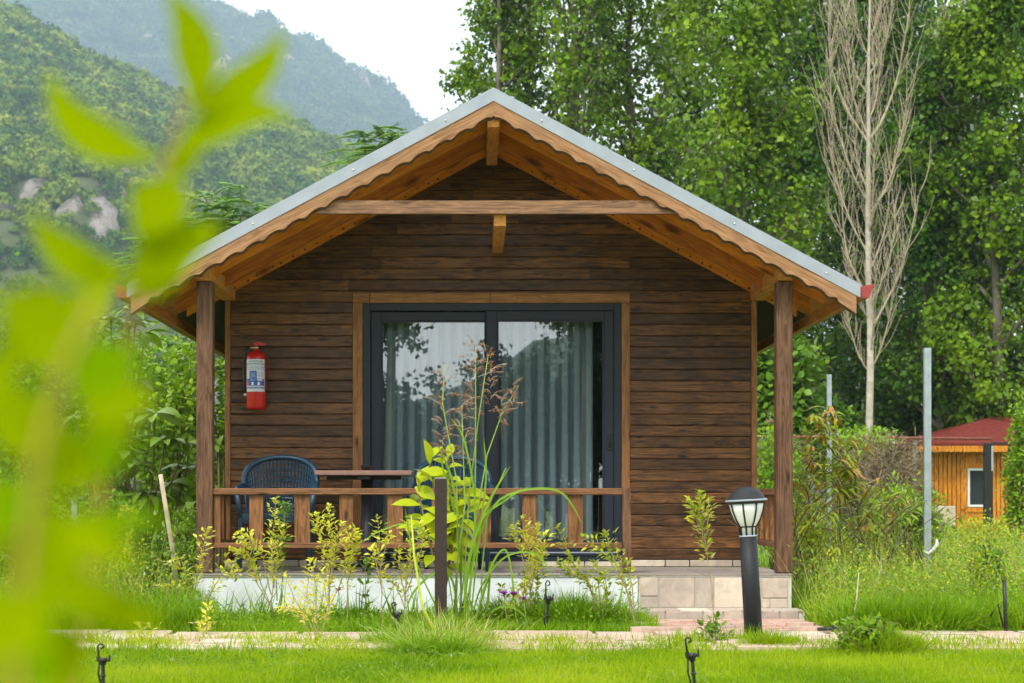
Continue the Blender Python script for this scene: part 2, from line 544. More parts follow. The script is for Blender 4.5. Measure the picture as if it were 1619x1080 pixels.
# leaves
L_poplar = leafmat('poplar_leaf', [(0.030, 0.092, 0.004), (0.135, 0.250, 0.008), (0.300, 0.430, 0.012)], trans=0.28, gloss=0.05, clump=0.8)
L_poplar2 = leafmat('poplar_leaf_dark', [(0.016, 0.062, 0.004), (0.062, 0.155, 0.007), (0.180, 0.315, 0.013)], trans=0.26, gloss=0.06, clump=0.7)
L_light = leafmat('light_leaf', [(0.12, 0.25, 0.010), (0.23, 0.40, 0.016), (0.36, 0.52, 0.025)], trans=0.4, gloss=0.05, clump=1.5)
L_mid = leafmat('mid_leaf', [(0.060, 0.150, 0.010), (0.135, 0.270, 0.016), (0.23, 0.38, 0.022)], trans=0.36, gloss=0.06, clump=1.5)
L_loquat = leafmat('broad_leaf', [(0.08, 0.18, 0.014), (0.16, 0.29, 0.022), (0.28, 0.40, 0.035)], trans=0.32, gloss=0.09)
L_pinnate = leafmat('pinnate_leaf', [(0.05, 0.16, 0.015), (0.09, 0.25, 0.02), (0.16, 0.34, 0.025)], trans=0.35, gloss=0.05)
L_yellow = leafmat('yellow_leaf', [(0.62, 0.62, 0.015), (0.78, 0.77, 0.05), (0.84, 0.82, 0.20), (0.40, 0.52, 0.02)], trans=0.45, gloss=0.05)
L_yelgreen = leafmat('yellow_green_leaf', [(0.20, 0.34, 0.012), (0.40, 0.50, 0.02), (0.62, 0.60, 0.05)], trans=0.38, gloss=0.05)
L_chart = leafmat('chartreuse_leaf', [(0.36, 0.50, 0.006), (0.58, 0.64, 0.008)], trans=0.4, gloss=0.06)
L_fore = leafmat('young_leaf', [(0.19, 0.30, 0.0005), (0.29, 0.36, 0.0005)], trans=0.4, gloss=0.0)
L_fore2 = leafmat('young_leaf_green', [(0.11, 0.25, 0.001), (0.20, 0.32, 0.001)], trans=0.4, gloss=0.0)
L_back = leafmat('backlit_dark_leaf', [(0.010, 0.026, 0.009), (0.018, 0.040, 0.012), (0.030, 0.058, 0.018)], trans=0.1, gloss=0.0)  # backlit shade of the mirrored trees put into a near-black leaf colour
L_red = leafmat('reddening_leaf', [(0.20, 0.34, 0.018), (0.30, 0.40, 0.025), (0.30, 0.36, 0.02), (0.62, 0.26, 0.06), (0.22, 0.34, 0.02)], trans=0.38, gloss=0.05)
L_pine = leafmat('hill_wood', [(0.020, 0.065, 0.020), (0.065, 0.135, 0.020), (0.180, 0.250, 0.028), (0.330, 0.370, 0.045)], trans=0.15, gloss=0.0, clump=0.06, cw=0.8)
L_pinefar = leafmat('far_hill_wood', [(0.018, 0.050, 0.022), (0.055, 0.105, 0.03), (0.14, 0.185, 0.045)], trans=0.15, gloss=0.0, clump=0.028, cw=0.8)
G_lawn = leafmat('lawn_blade', [(0.085, 0.20, 0.010), (0.21, 0.35, 0.010), (0.33, 0.45, 0.016), (0.42, 0.46, 0.040)], trans=0.35, gloss=0.0, clump=0.9, cw=0.6)
G_tall = leafmat('meadow_blade', [(0.12, 0.28, 0.006), (0.22, 0.40, 0.010), (0.35, 0.48, 0.022)], trans=0.35, gloss=0.01, clump=0.9)
G_dry = leafmat('dry_blade', [(0.34, 0.38, 0.06), (0.50, 0.48, 0.14), (0.26, 0.40, 0.03)], trans=0.3, gloss=0.02)
G_reed = leafmat('cane_grass_blade', [(0.10, 0.26, 0.015), (0.20, 0.40, 0.025), (0.34, 0.50, 0.04)], trans=0.38, gloss=0.06)
L_spike = leafmat('red_seed', [(0.30, 0.10, 0.055), (0.42, 0.17, 0.09), (0.36, 0.20, 0.08)], trans=0.25, gloss=0.0)
L_vine = leafmat('dead_vine', [(0.20, 0.15, 0.09), (0.32, 0.25, 0.16), (0.13, 0.11, 0.07)], trans=0.1, gloss=0.0)
L_petal = leafmat('purple_petal', [(0.22, 0.02, 0.32), (0.36, 0.05, 0.46)], trans=0.3, gloss=0.0)
L_petaly = leafmat('yellow_petal', [(0.75, 0.60, 0.02), (0.8, 0.68, 0.03)], trans=0.3, gloss=0.0)

# ------------------------------------------------------------------ the setting: ground, hills, haze
def fbm(x, y, s, oct=4):
    return mnoise.fractal(Vector((x / s, y / s, 3.7)), 0.9, 2.1, oct)


m, t, b = newmat('ground_soil')
_tc = N_(t, 'ShaderNodeNewGeometry')
_n = N_(t, 'ShaderNodeTexNoise', Scale=0.9, Detail=9, Roughness=0.7); t.links.new(_tc.outputs['Position'], _n.inputs['Vector'])
t.links.new(ramp(t, _n.outputs['Fac'], [(0.35, (0.09, 0.12, 0.02)), (0.52, (0.14, 0.21, 0.022)), (0.7, (0.20, 0.24, 0.04))]), b.inputs['Base Color'])
b.inputs['Roughness'].default_value = 0.95
_bp = N_(t, 'ShaderNodeBump', Strength=0.5, Distance=0.03); t.links.new(_n.outputs['Fac'], _bp.inputs['Height']); t.links.new(_bp.outputs[0], b.inputs['Normal'])
M_ground = m
g = mesh_np('ground', [(-1900, -1100, 0), (1900, -1100, 0), (1900, 3200, 0), (-1900, 3200, 0)], [(0, 1, 2, 3)], M_ground, loc=(0, 0, 0))
tag(g, kind='structure')


def hillmat(name, soil, rock):
    m, t, b = newmat(name)
    at = N_(t, 'ShaderNodeAttribute', attribute_name='rock')
    ge = N_(t, 'ShaderNodeNewGeometry')
    n = N_(t, 'ShaderNodeTexNoise', Scale=0.22, Detail=10, Roughness=0.82); mpk = N_(t, 'ShaderNodeMapping'); mpk.inputs['Scale'].default_value = (1, 1, .38); t.links.new(ge.outputs['Position'], mpk.inputs[0]); t.links.new(mpk.outputs[0], n.inputs['Vector'])
    rk = ramp(t, n.outputs['Fac'], [(0.36, tuple(c * .18 for c in rock)), (0.45, tuple(c * .6 for c in rock)), (0.52, rock), (0.68, tuple(min(1, c * 1.3) for c in rock))])
    sl_ = ramp(t, n.outputs['Fac'], [(0.3, tuple(c * .6 for c in soil)), (0.7, tuple(c * 1.3 for c in soil))])
    mxx = N_(t, 'ShaderNodeMix', data_type='RGBA')
    n3 = N_(t, 'ShaderNodeTexNoise', Scale=0.05, Detail=8, Roughness=0.75); t.links.new(ge.outputs['Position'], n3.inputs['Vector'])
    ma = N_(t, 'ShaderNodeMath', operation='MULTIPLY_ADD'); ma.inputs[1].default_value = 1.7; t.links.new(n3.outputs['Fac'], ma.inputs[0]); t.links.new(at.outputs['Fac'], ma.inputs[2])
    mr3 = N_(t, 'ShaderNodeMapRange'); mr3.inputs['From Min'].default_value = 1.22; mr3.inputs['From Max'].default_value = 1.42; t.links.new(ma.outputs[0], mr3.inputs['Value'])
    t.links.new(mr3.outputs[0], mxx.inputs[0]); t.links.new(sl_, mxx.inputs[6]); t.links.new(rk, mxx.inputs[7])
    t.links.new(mxx.outputs[2], b.inputs['Base Color']); b.inputs['Roughness'].default_value = 0.95
    bp = N_(t, 'ShaderNodeBump', Strength=0.8, Distance=2.5); t.links.new(n.outputs['Fac'], bp.inputs['Height']); t.links.new(bp.outputs[0], b.inputs['Normal'])
    return m


def make_hill(name, ridge_px, Yr, Yf, Yb, x0, x1, nx, ny, rough, cliffs, mat, ntree, tree_r, leaf, wood_name, seed, quads, view):
    """a ridge at distance Yr whose skyline runs through ridge_px, its foot at Yf, its back falling to Yb"""
    rng = np.random.default_rng(seed)
    rx = [(p[0] - CX) / F * Yr for p in ridge_px]; rz = [(CY - p[1]) / F * Yr + EYE for p in ridge_px]
    xs = np.linspace(x0, x1, nx)
    ys = np.concatenate([np.linspace(Yf, Yr, int(ny * .75)), np.linspace(Yr, Yb, ny - int(ny * .75) + 1)[1:]])
    base = np.interp(xs, rx, rz)
    Z = np.zeros((nx, len(ys)))
    for i, x in enumerate(xs):
        for j, y in enumerate(ys):
            u = (y - Yf) / (Yr - Yf) if y < Yr else 1 - (y - Yr) / (Yb - Yr)
            prof = max(0, u) ** 1.15 * (1.0 if y < Yr else max(0, u) ** .3)
            n = fbm(x + seed * 31, y, (Yr - Yf) * .35, 5)
            env = math.sin(min(1, max(0, u)) * math.pi) if y < Yr else max(0, u) * (1 - u)
            Z[i, j] = base[i] * prof + n * rough * env * base[i] - (3 if u <= 0.001 else 0)

    def hgt(x, y):
        fi = np.clip((x - x0) / (x1 - x0) * (nx - 1), 0, nx - 1.001)
        fj = np.interp(y, ys, np.arange(len(ys))); fj = np.clip(fj, 0, len(ys) - 1.001)
        i = fi.astype(int); j = fj.astype(int); a = fi - i; c = fj - j
        return Z[i, j] * (1 - a) * (1 - c) + Z[i + 1, j] * a * (1 - c) + Z[i, j + 1] * (1 - a) * c + Z[i + 1, j + 1] * a * c
    rockf = np.zeros_like(Z)
    XX, YY = np.meshgrid(xs, ys, indexing='ij')
    cl = []
    for (px, py, rw, rh) in cliffs:
        tY = np.linspace(Yf + 5, Yr, 400)
        tx = (px - CX) / F * tY; tz = EYE + (CY - py) / F * tY
        k = np.argmax(hgt(tx, tY) > tz)
        if k == 0: continue
        cx, cy = tx[k], tY[k]
        # a rock face of that size: everything that the eye sees inside an ellipse of pixels
        cl.append((px, py, rw, rh))
    PXg = CX + XX / YY * F; PYg = CY - (Z - EYE) / YY * F
    for (px, py, rw, rh) in cl:
        nzv = np.array([[fbm(a, c, 14, 3) for a, c in zip(r1, r2)] for r1, r2 in zip(XX, YY)]) if False else 0
        dd = ((PXg - px) / rw) ** 2 + ((PYg - py) / rh) ** 2
        rockf = np.maximum(rockf, np.clip(1.6 - dd * 1.2, 0, 1))
    jag = np.array([[mnoise.noise(Vector((a / 9 * 450 / Yr, c / 16 * 450 / Yr, 1))) + .6 * mnoise.noise(Vector((a / 4 * 450 / Yr, c / 7 * 450 / Yr, 5))) for a, c in zip(r1, r2)] for r1, r2 in zip(XX, YY)])
    Z += rockf * jag * 8 * (Yr / 450)
    rockf *= np.clip(0.75 + jag, 0, 1)
    V = np.stack([XX, YY, Z], axis=-1).reshape(-1, 3)
    idx = np.arange(nx * len(ys)).reshape(nx, len(ys))
    Fq = np.stack([idx[:-1, :-1], idx[1:, :-1], idx[1:, 1:], idx[:-1, 1:]], axis=-1).reshape(-1, 4)
    o = mesh_np(name, V, Fq, mat, loc=(0, 0, 0), smooth=True)
    at = o.data.attributes.new('rock', 'FLOAT', 'POINT')
    at.data.foreach_set('value', rockf.ravel().astype(np.float32))
    tag(o, kind='structure')
    # the wood growing on it
    if not ntree: return o
    tx = rng.uniform(x0, x1, ntree * 3); ty = Yf + (Yb - Yf) * rng.uniform(0, 1, ntree * 3) ** 0.9
    pxs = CX + tx / ty * F
    keep = (pxs > view[0]) & (pxs < view[1]) & (ty < Yr + (Yb - Yr) * .35)
    tx, ty = tx[keep][:ntree], ty[keep][:ntree]
    fi = np.clip(((tx - x0) / (x1 - x0) * (nx - 1)).round().astype(int), 0, nx - 1); fj = np.clip(np.interp(ty, ys, np.arange(len(ys))).round().astype(int), 0, len(ys) - 1)
    keep = rng.uniform(size=len(tx)) > rockf[fi, fj] * .72
    tx, ty = tx[keep], ty[keep]; tz = hgt(tx, ty)
    n = len(tx)
    r = tree_r * rng.uniform(.55, 1.4, n) * np.clip(ty / Yr, .35, 1.2)
    me = bpy.data.meshes.new(wood_name)
    me.vertices.add(n)
    me.vertices.foreach_set('co', np.stack([tx, ty - Yr, tz], 1).astype(np.float32).ravel())
    a_ = me.attributes.new('size', 'FLOAT', 'POINT'); a_.data.foreach_set('value', r.astype(np.float32))
    wd = bpy.data.objects.new(wood_name, me); link(wd, None, (0, Yr, 0))
    ng = bpy.data.node_groups.new(wood_name, 'GeometryNodeTree')
    ng.interface.new_socket('Geometry', in_out='INPUT', socket_type='NodeSocketGeometry')
    ng.interface.new_socket('Geometry', in_out='OUTPUT', socket_type='NodeSocketGeometry')
    gi = ng.nodes.new('NodeGroupInput'); go = ng.nodes.new('NodeGroupOutput')
    ip = ng.nodes.new('GeometryNodeInstanceOnPoints'); jn = ng.nodes.new('GeometryNodeJoinGeometry')
    for k in range(5):
        q = rdir(rng, quads)
        q[:, 2] = np.abs(q[:, 2]) * 1.25 - .25
        lump = np.array([mnoise.noise(Vector(v * 1.9) + Vector((k * 9, 0, 0))) for v in q])
        pos = q * (rng.uniform(.7, 1.03, (quads, 1)) * (1 + .5 * lump[:, None])) + np.array([0, 0, .45])
        nn = norm(q + rng.normal(0, .5, q.shape))
        L = rng.uniform(.24, .50, quads)
        V, Fq = diamonds(pos, np.cross(nn, rdir(rng, quads)), nn, L, L * rng.uniform(.6, .95, quads))
        so_ = mesh_np('tree_source', V, Fq, leaf, None, loc=(0, 0, 0)); C.objects.unlink(so_)
        oi = ng.nodes.new('GeometryNodeObjectInfo'); oi.inputs['Object'].default_value = so_; oi.inputs['As Instance'].default_value = True
        ng.links.new(oi.outputs['Geometry'], jn.inputs[0])
    na = ng.nodes.new('GeometryNodeInputNamedAttribute'); na.data_type = 'FLOAT'; na.inputs['Name'].default_value = 'size'
    rv = ng.nodes.new('FunctionNodeRandomValue'); rv.data_type = 'FLOAT_VECTOR'; rv.inputs[1].default_value = (.25, .25, 6.28)
    ng.links.new(gi.outputs[0], ip.inputs['Points']); ng.links.new(jn.outputs[0], ip.inputs['Instance'])
    ip.inputs['Pick Instance'].default_value = True
    ng.links.new(rv.outputs[0], ip.inputs['Rotation']); ng.links.new(na.outputs[0], ip.inputs['Scale'])
    ng.links.new(ip.outputs[0], go.inputs[0])
    md = wd.modifiers.new('wood', 'NODES'); md.node_group = ng
    tag(wd, kind='stuff')
    return o


M_hill = hillmat('hill_slope', (0.10, 0.13, 0.04), (0.34, 0.30, 0.27))
M_far = hillmat('mountain_slope', (0.08, 0.10, 0.05), (0.42, 0.33, 0.28))
make_hill('hill', [(-900, -60), (-400, -40), (0, 22), (60, 55), (120, 90), (200, 130), (300, 178), (430, 205), (500, 222), (575, 268), (650, 340), (740, 440), (900, 620), (1200, 800)],
          820, 200, 1150, -560, 110, 230, 130, 0.20, [(162, 335, 26, 72), (120, 330, 30, 34), (35, 318, 40, 22), (110, 312, 22, 20), (300, 330, 50, 30), (190, 300, 25, 18), (250, 378, 26, 28), (20, 260, 20, 12)], M_hill,
          14500, 4.6, L_pine, 'forest', 3, 190, (-60, 760))
make_hill('mountain', [(-1500, -100), (-600, -100), (-200, -95), (0, -75), (200, -25), (320, 3), (400, 30), (460, 54), (520, 92), (575, 122), (615, 150), (655, 186), (700, 250), (760, 330), (900, 480), (1100, 640), (1400, 770)],
          2300, 1000, 3000, -1400, 480, 150, 80, 0.13, [(372, 112, 40, 12), (440, 95, 28, 10), (560, 175, 22, 9), (330, 70, 18, 8), (575, 140, 14, 10), (250, 70, 22, 8)], M_far,
          11000, 9.5, L_pinefar, 'forest', 5, 120, (-60, 760))
# the mountain that stands behind the photographer and shows in the door's glass
_xs = np.linspace(-420, 420, 60); _ys = np.linspace(-500, -960, 30)
_Z = np.array([[max(-2, (40 + 0.42 * (x + 20) if x < 60 else 74 - .12 * (x - 60)) * (math.sin(min(1, (-500 - y) / 230) * math.pi / 2) if y > -730 else 1 - (-730 - y) / 260) + 22 * fbm(x, y, 90, 6)) for y in _ys] for x in _xs])
_XX, _YY = np.meshgrid(_xs, _ys, indexing='ij')
_idx = np.arange(60 * 30).reshape(60, 30)
o = mesh_np('mountain', np.stack([_XX, _YY, _Z], -1).reshape(-1, 3), np.stack([_idx[:-1, :-1], _idx[1:, :-1], _idx[1:, 1:], _idx[:-1, 1:]], -1).reshape(-1, 4), M_far, loc=(0, 0, 0), smooth=True)
tag(o, kind='structure')

hz = MB().box(-1950, 1950, -1150, 3250, -1.0, 790)
m = bpy.data.materials.new('haze_air'); m.use_nodes = True
t = m.node_tree; t.nodes.clear()
pv = N_(t, 'ShaderNodeVolumePrincipled')
pv.inputs['Color'].default_value = (0.62, 0.79, 1.0, 1)
pv.inputs['Density'].default_value = 0.00027
pv.inputs['Anisotropy'].default_value = 0.1
_o = N_(t, 'ShaderNodeOutputMaterial'); t.links.new(pv.outputs[0], _o.inputs['Volume'])
haze = hz.build('haze', m)
tag(haze, kind='stuff')

# ------------------------------------------------------------------ the cabin
XC = 0.14                                   # cabin axis
YW, YP, YR = 14.80, 13.50, 13.24            # wall face, porch posts, front of the roof
ZD, ZB = 0.332, 0.392                       # deck, foot of the boarded wall
XL, XR = -2.03, 2.30                        # corners of the wall
ZA, TS = 3.88, 0.536                        # ridge height, roof slope
HWR = 2.64                                  # half width of the roof


def ztop(x): return ZA - TS * abs(x - XC)


cabin = thing('cabin', 'small brown timber cabin with gabled porch, scalloped barge boards and glazed sliding door', 'cabin', (XC, 15.5, 0))
YBK = 20.2
DX0, DX1, DZ0, DZ1 = (574 - CX) / F * YW, (982 - CX) / F * YW, 0.375, 2.479     # door opening

# walls and inside
mb = MB()
zg = 2.52
mb.box(XL + .01, DX0, YW, YW + .1, ZD, zg).box(DX1, XR - .01, YW, YW + .1, ZD, zg)
mb.prism([(XL + .01, zg + .001), (XR - .01, zg + .001), (XR - .01, ztop(XR) - .12), (XC, ZA - .12), (XL + .01, ztop(XL) - .12)], YW, YW + .1)
wall = mb.build('front_wall', M_dark, cabin)
W_plank_y = wood('stained_siding_side', (0.045, 0.021, 0.009), (0.19, 0.098, 0.043), 'Y', tone=0.3)
for xs_, sg in ((XL, 1), (XR, -1)):
    sw = MB().box(min(xs_ + sg * .02, xs_ + sg * .09), max(xs_ + sg * .02, xs_ + sg * .09), YW + .12, YBK, ZD, ztop(XL) - .12).build('side_wall', M_dark, cabin)
    for k in range(26):
        z0 = ZB + k * .0913
        if z0 + .09 > ztop(XL) - .13: break
        MB().prism([(xs_ + sg * .019, z0), (xs_ + sg * .001, z0 + .002), (xs_ + sg * .005, z0 + .082), (xs_ + sg * .019, z0 + .088)][::sg], YW + .12, YBK).build('plank', W_plank_y, sw)
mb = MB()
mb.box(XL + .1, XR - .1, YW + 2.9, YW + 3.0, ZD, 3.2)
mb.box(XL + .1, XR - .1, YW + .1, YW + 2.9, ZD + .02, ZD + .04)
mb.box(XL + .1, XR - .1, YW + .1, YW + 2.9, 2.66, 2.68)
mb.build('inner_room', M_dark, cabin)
mb = MB().prism([(XL, ZD), (XR, ZD), (XR, ztop(XR) - .1), (XC, ZA - .1), (XL, ztop(XL) - .1)], YBK, YBK + .1)
mb.build('rear_wall', W_plank_y, cabin)

rp = random.Random(11)


def plank(x0, x1, z0, z1):
    if x1 - x0 < .03: return
    d = rp.uniform(-.002, .002)
    g_ = .0030 if z1 < 2.565 else .0014
    prof = [(YW - .001, z0), (YW - .016 + d, z0 + .0005), (YW - .0205 + d, z0 + .005), (YW - .0195 + d, z1 - .007 - g_), (YW - .015 + d, z1 - g_), (YW - .001, z1 - g_)]
    MB().prism_x(prof, x0 + .0015, x1 - .0015).build('plank', W_plank, wall)


PH = 0.0913
CT0, CT1 = (558 - CX) / F * YW, (995.5 - CX) / F * YW          # outer edges of the door casing
z = ZB
row = 0
while z < ZA - .25:
    z1 = z + PH
    half = min((ZA - .14 - z) / TS, 9)
    l, r_ = max(XL + .045, XC - half), min(XR - .045, XC + half)
    if z1 < 2.565:
        plank(l, CT0, z, z1)
        plank(CT1, r_, z, z1)
    else:
        # full width rows above the door, butt-jointed
        cuts = sorted([l + (r_ - l) * rp.uniform(.18, .4), l + (r_ - l) * rp.uniform(.5, .82)]) if r_ - l > 1.6 else ([l + (r_ - l) * rp.uniform(.3, .7)] if r_ - l > .9 else [])
        e = [l] + cuts + [r_]
        for a, b_ in zip(e[:-1], e[1:]): plank(a, b_, z, z1)
    z = z1
    row += 1
for xa, xb in ((XL, XL + .045), (XR - .045, XR)):
    MB().box(xa, xb, YW - .034, YW + .02, ZB - .002, ztop(XL) - .22, .004).build('corner_trim', W_trim_z, wall)
    # stone strip at the foot of the wall
xs_ = XL
while xs_ < XR - .02:
    wd = rp.uniform(.16, .36)
    xe = min(xs_ + wd, XR)
    if xe > DX0 and xs_ < DX1:
        pass
    MB().box(xs_ + .004, xe - .004, YW - .028, YW + .01, ZD + .004, ZB - .004, .003).build('stone_tile', T_stone, wall)
    xs_ = xe

# sliding door
door = MB()
fw = 12 / F * YW
y0, y1 = YW - .03, YW + .06
door.box(DX0, DX0 + fw, y0, y1, DZ0, DZ1, .004).box(DX1 - fw, DX1, y0, y1, DZ0, DZ1, .004)
door.box(DX0 + fw, DX1 - fw, y0, y1, DZ1 - fw, DZ1, .004).box(DX0 + fw, DX1 - fw, y0, y1, DZ0, DZ0 + .045, .004)
door = door.build('sliding_door', M_anth, cabin)


def px2x(px, Y=YW): return (px - CX) / F * Y
def py2z(py, Y=YW): return EYE - (py - CY) / F * Y


def sash(xa, xb, gx0, gx1, ya, yb, zt):
    zb_, gz0, gz1 = DZ0 + .046, py2z(855), py2z(507)
    mb = MB()
    mb.box(xa, gx0, ya, yb, zb_, zt, .004).box(gx1, xb, ya, yb, zb_, zt, .004)
    mb.box(gx0, gx1, ya + .001, yb - .001, gz1, zt - .001, .003).box(gx0, gx1, ya + .001, yb - .001, zb_ + .001, gz0, .003)
    # glazing bead
    mb.box(gx0, gx0 + .012, ya + .012, yb - .01, gz0, gz1).box(gx1 - .012, gx1, ya + .012, yb - .01, gz0, gz1)
    mb.box(gx0 + .012, gx1 - .012, ya + .012, yb - .01, gz1 - .012, gz1).box(gx0 + .012, gx1 - .012, ya + .012, yb - .01, gz0, gz0 + .012)
    mb.build('sash', M_anth, door)
    ym = (ya + yb) / 2
    MB().box(gx0 + .004, gx1 - .004, ym - .003, ym + .003, gz0 + .004, gz1 - .004).build('pane', M_glass, door)


sash(px2x(586.5), px2x(782), px2x(603), px2x(768), YW + .010, YW + .050, py2z(492.5))
sash(px2x(768.5), px2x(969.5), px2x(786), px2x(954.5), YW - .040, YW - .002, py2z(492.5))
h = MB().box(px2x(959.5), px2x(966), YW - .052, YW - .04, py2z(712), py2z(680), .003)
h.tube([(px2x(963), YW - .05, py2z(688)), (px2x(963), YW - .085, py2z(688)), (px2x(963), YW - .088, py2z(694)), (px2x(963), YW - .085, py2z(708))], .008, 8)
h.build('handle', M_blk, door)
MB().box(DX0 + .05, DX1 - .05, YW - .044, YW - .0405, py2z(874.5), py2z(872.5)).build('track', M_zinc, door)
zc1 = py2z(464)
MB().box(CT0, DX0 - .001, YW - .038, YW + .02, ZD + .002, DZ1 - .001, .004).build('casing', W_trim_z, door)
MB().box(DX1 + .001, CT1, YW - .038, YW + .02, ZD + .002, DZ1 - .001, .004).build('casing', W_trim_z, door)
xm = px2x(585)
MB().box(CT0, xm - .001, YW - .039, YW + .02, DZ1 + .001, zc1, .004).build('casing', W_trim_x, door)
xm2 = px2x(775)
MB().box(xm + .001, xm2 - .001, YW - .038, YW + .02, DZ1 + .001, zc1, .004).build('casing', W_trim_x, door)
MB().box(xm2 + .001, CT1, YW - .039, YW + .02, DZ1 + .001, zc1, .004).build('casing', W_trim_x, door)

# roof
YRB = YBK + .35


def roof_slab(d0, d1, ya, yb, sgn, hw0=0.0, hw1=HWR):
    """a slab between depths d0 and d1 (measured straight down) under the roof's top, on one side"""
    xa, xb = XC + sgn * hw0, XC + sgn * hw1
    return [(xa, ZA - TS * hw0 - d0), (xb, ZA - TS * hw1 - d0), (xb, ZA - TS * hw1 - d1), (xa, ZA - TS * hw0 - d1)]


mb = MB()
for sg in (-1, 1):
    mb.prism(roof_slab(0, .028, YR, YRB, sg, 0, HWR + .03), YR - .03, YRB)
roof = mb.build('roof', M_zinc, cabin)
for sg in (-1, 1):
    MB().prism(roof_slab(.029, .095, YR, YRB, sg, .0, HWR - .02), YR + .03, YRB - .02).build('roof_deck', W_pine_y, roof)
    MB().prism(roof_slab(.012, .100, 0, 0, sg, 0.0, HWR + .028), YR - .036, YR - .0305).build('flashing', M_zinc, roof)
    for hw in (.35, 1.02, 1.75, 2.42):
        zc = ZA - TS * hw - .055
        MB().tube([(XC + sg * hw, YR - .0365, zc), (XC + sg * hw, YR - .044, zc)], .0065, 8).build('screw', M_white, roof)
    # barge board with a waved lower edge
    n = 190
    top, bot = [], []
    for i in range(n + 1):
        hw = HWR * i / n
        x = XC + sg * hw
        zt = ZA - TS * hw
        s = hw / math.cos(SL)
        top.append((x, zt - .095))
        edge = .203 + .0115 * math.cos(s / .173 * 2 * math.pi + .55 * math.sin(s / .173 * 2 * math.pi))
        if i in (0,): edge = .205
        if hw > HWR - .13: edge = .215 + (hw - HWR + .13) * .12
        bot.append((x, zt - edge))
    v, f = [], []
    for y in (YR - .03, YR + .0):
        for a in top: v.append((a[0], y, a[1]))
        for a in bot: v.append((a[0], y, a[1]))
    N1 = n + 1
    for i in range(n):
        f += [(i, i + 1, N1 + i + 1, N1 + i), (2 * N1 + i, 3 * N1 + i, 3 * N1 + i + 1, 2 * N1 + i + 1),
              (N1 + i, N1 + i + 1, 3 * N1 + i + 1, 3 * N1 + i), (i, 2 * N1 + i, 2 * N1 + i + 1, i + 1)]
    f += [(0, N1, 3 * N1, 2 * N1), (n, 2 * N1 + n, 3 * N1 + n, N1 + n)]
    MB().add(v, f).build('barge_board', W_barge_l if sg < 0 else W_barge_r, roof)
    v2 = [(a[0], YR + .001 if a[1] < 50 and a_i < 2 * N1 else YR + .02, a[2] - (.013 if (a_i // N1) % 2 else .0)) for a_i, a in enumerate(v)]
    MB().add(v2, f).build('moulding', W_mould, roof)
    # rafters
    for yy, dd_ in ((13.565, .212), (14.13, .222), (14.70, .190)):
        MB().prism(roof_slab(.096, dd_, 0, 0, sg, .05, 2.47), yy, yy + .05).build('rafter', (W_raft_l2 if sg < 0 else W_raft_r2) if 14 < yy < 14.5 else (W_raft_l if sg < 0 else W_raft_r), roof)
    mb = MB()
    rn = random.Random(8)
    for i in range(22):
        hw = .22 + i * .098 + rn.uniform(-.02, .02); zc = ZA - TS * hw - .166 + rn.uniform(-.006, .006)
        mb.tube([(XC + sg * hw, 14.701, zc), (XC + sg * hw, 14.697, zc)], rn.uniform(.007, .011), 6)
    tag(mb.build('nail_heads', M_blk, roof), kind='stuff')
    # closing board along the eave and the gutter
    xe = XC + sg * 2.60
    MB().box(min(xe, xe + sg * .02), max(xe, xe + sg * .02), YR + .03, YRB - .02, 2.312, ztop(xe) - .1).build('eave_board', W_pine_y, roof)
    xg = XC + sg * (HWR + .0)
    mb = MB()
    zg0 = 2.40
    pr = [(xg + sg * .012, zg0 - .045), (xg + sg * .105, zg0 - .045), (xg + sg * .14, zg0 + .055), (xg + sg * .134, zg0 + .055), (xg + sg * .1, zg0 - .038), (xg + sg * .02, zg0 - .038), (xg + sg * .02, zg0 + .03), (xg + sg * .012, zg0 + .03)]
    mb.prism(pr if sg > 0 else pr[::-1], YR + .02, YRB)
    e_ = [(xg + sg * .02, zg0 - .038), (xg + sg * .1, zg0 - .038), (xg + sg * .134, zg0 + .055), (xg + sg * .02, zg0 + .03)]
    mb.prism(e_ if sg > 0 else e_[::-1], YR + .022, YR + .026)
    mb.build('gutter', M_gutter, roof)
    # soffit boards of the overhang beside the side walls
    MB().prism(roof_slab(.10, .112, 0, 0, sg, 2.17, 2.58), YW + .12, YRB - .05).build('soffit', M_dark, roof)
MB().box(XC - .045, XC + .045, YR + .02, YW - .03, 3.60, ZA - .12, .004).build('ridge_beam', W_pine_y, roof)
zb0, zb1 = py2z(338.5, YR + .03), py2z(318, YR + .03)
hb = (ZA - .19 - zb0) / TS
MB().prism([(px2x(500, YR), zb0), (px2x(1066, YR), zb0), (px2x(1040, YR), zb1), (px2x(527, YR), zb1)], YR + .004, YR + .06).build('collar_beam', W_beam, roof)
MB().box(px2x(778, YW), px2x(795, YW), YR + .062, YW - .022, 2.885, 2.985, .003).build('joist', W_pine_y, roof)
for xp in ((325 - CX) / F * YP, (1238.5 - CX) / F * YP):
    MB().box(xp - .06, xp + .06, YP - .06, YP + .06, ZD + .004, 2.499, .006).build('post', W_post, cabin)
    sg = 1 if xp > 0 else -1
    MB().box(xp - .055, xp + .055, YP - .10, YW - .022, 2.500, 2.62, .004).build('tie_beam', W_pine_y, cabin)

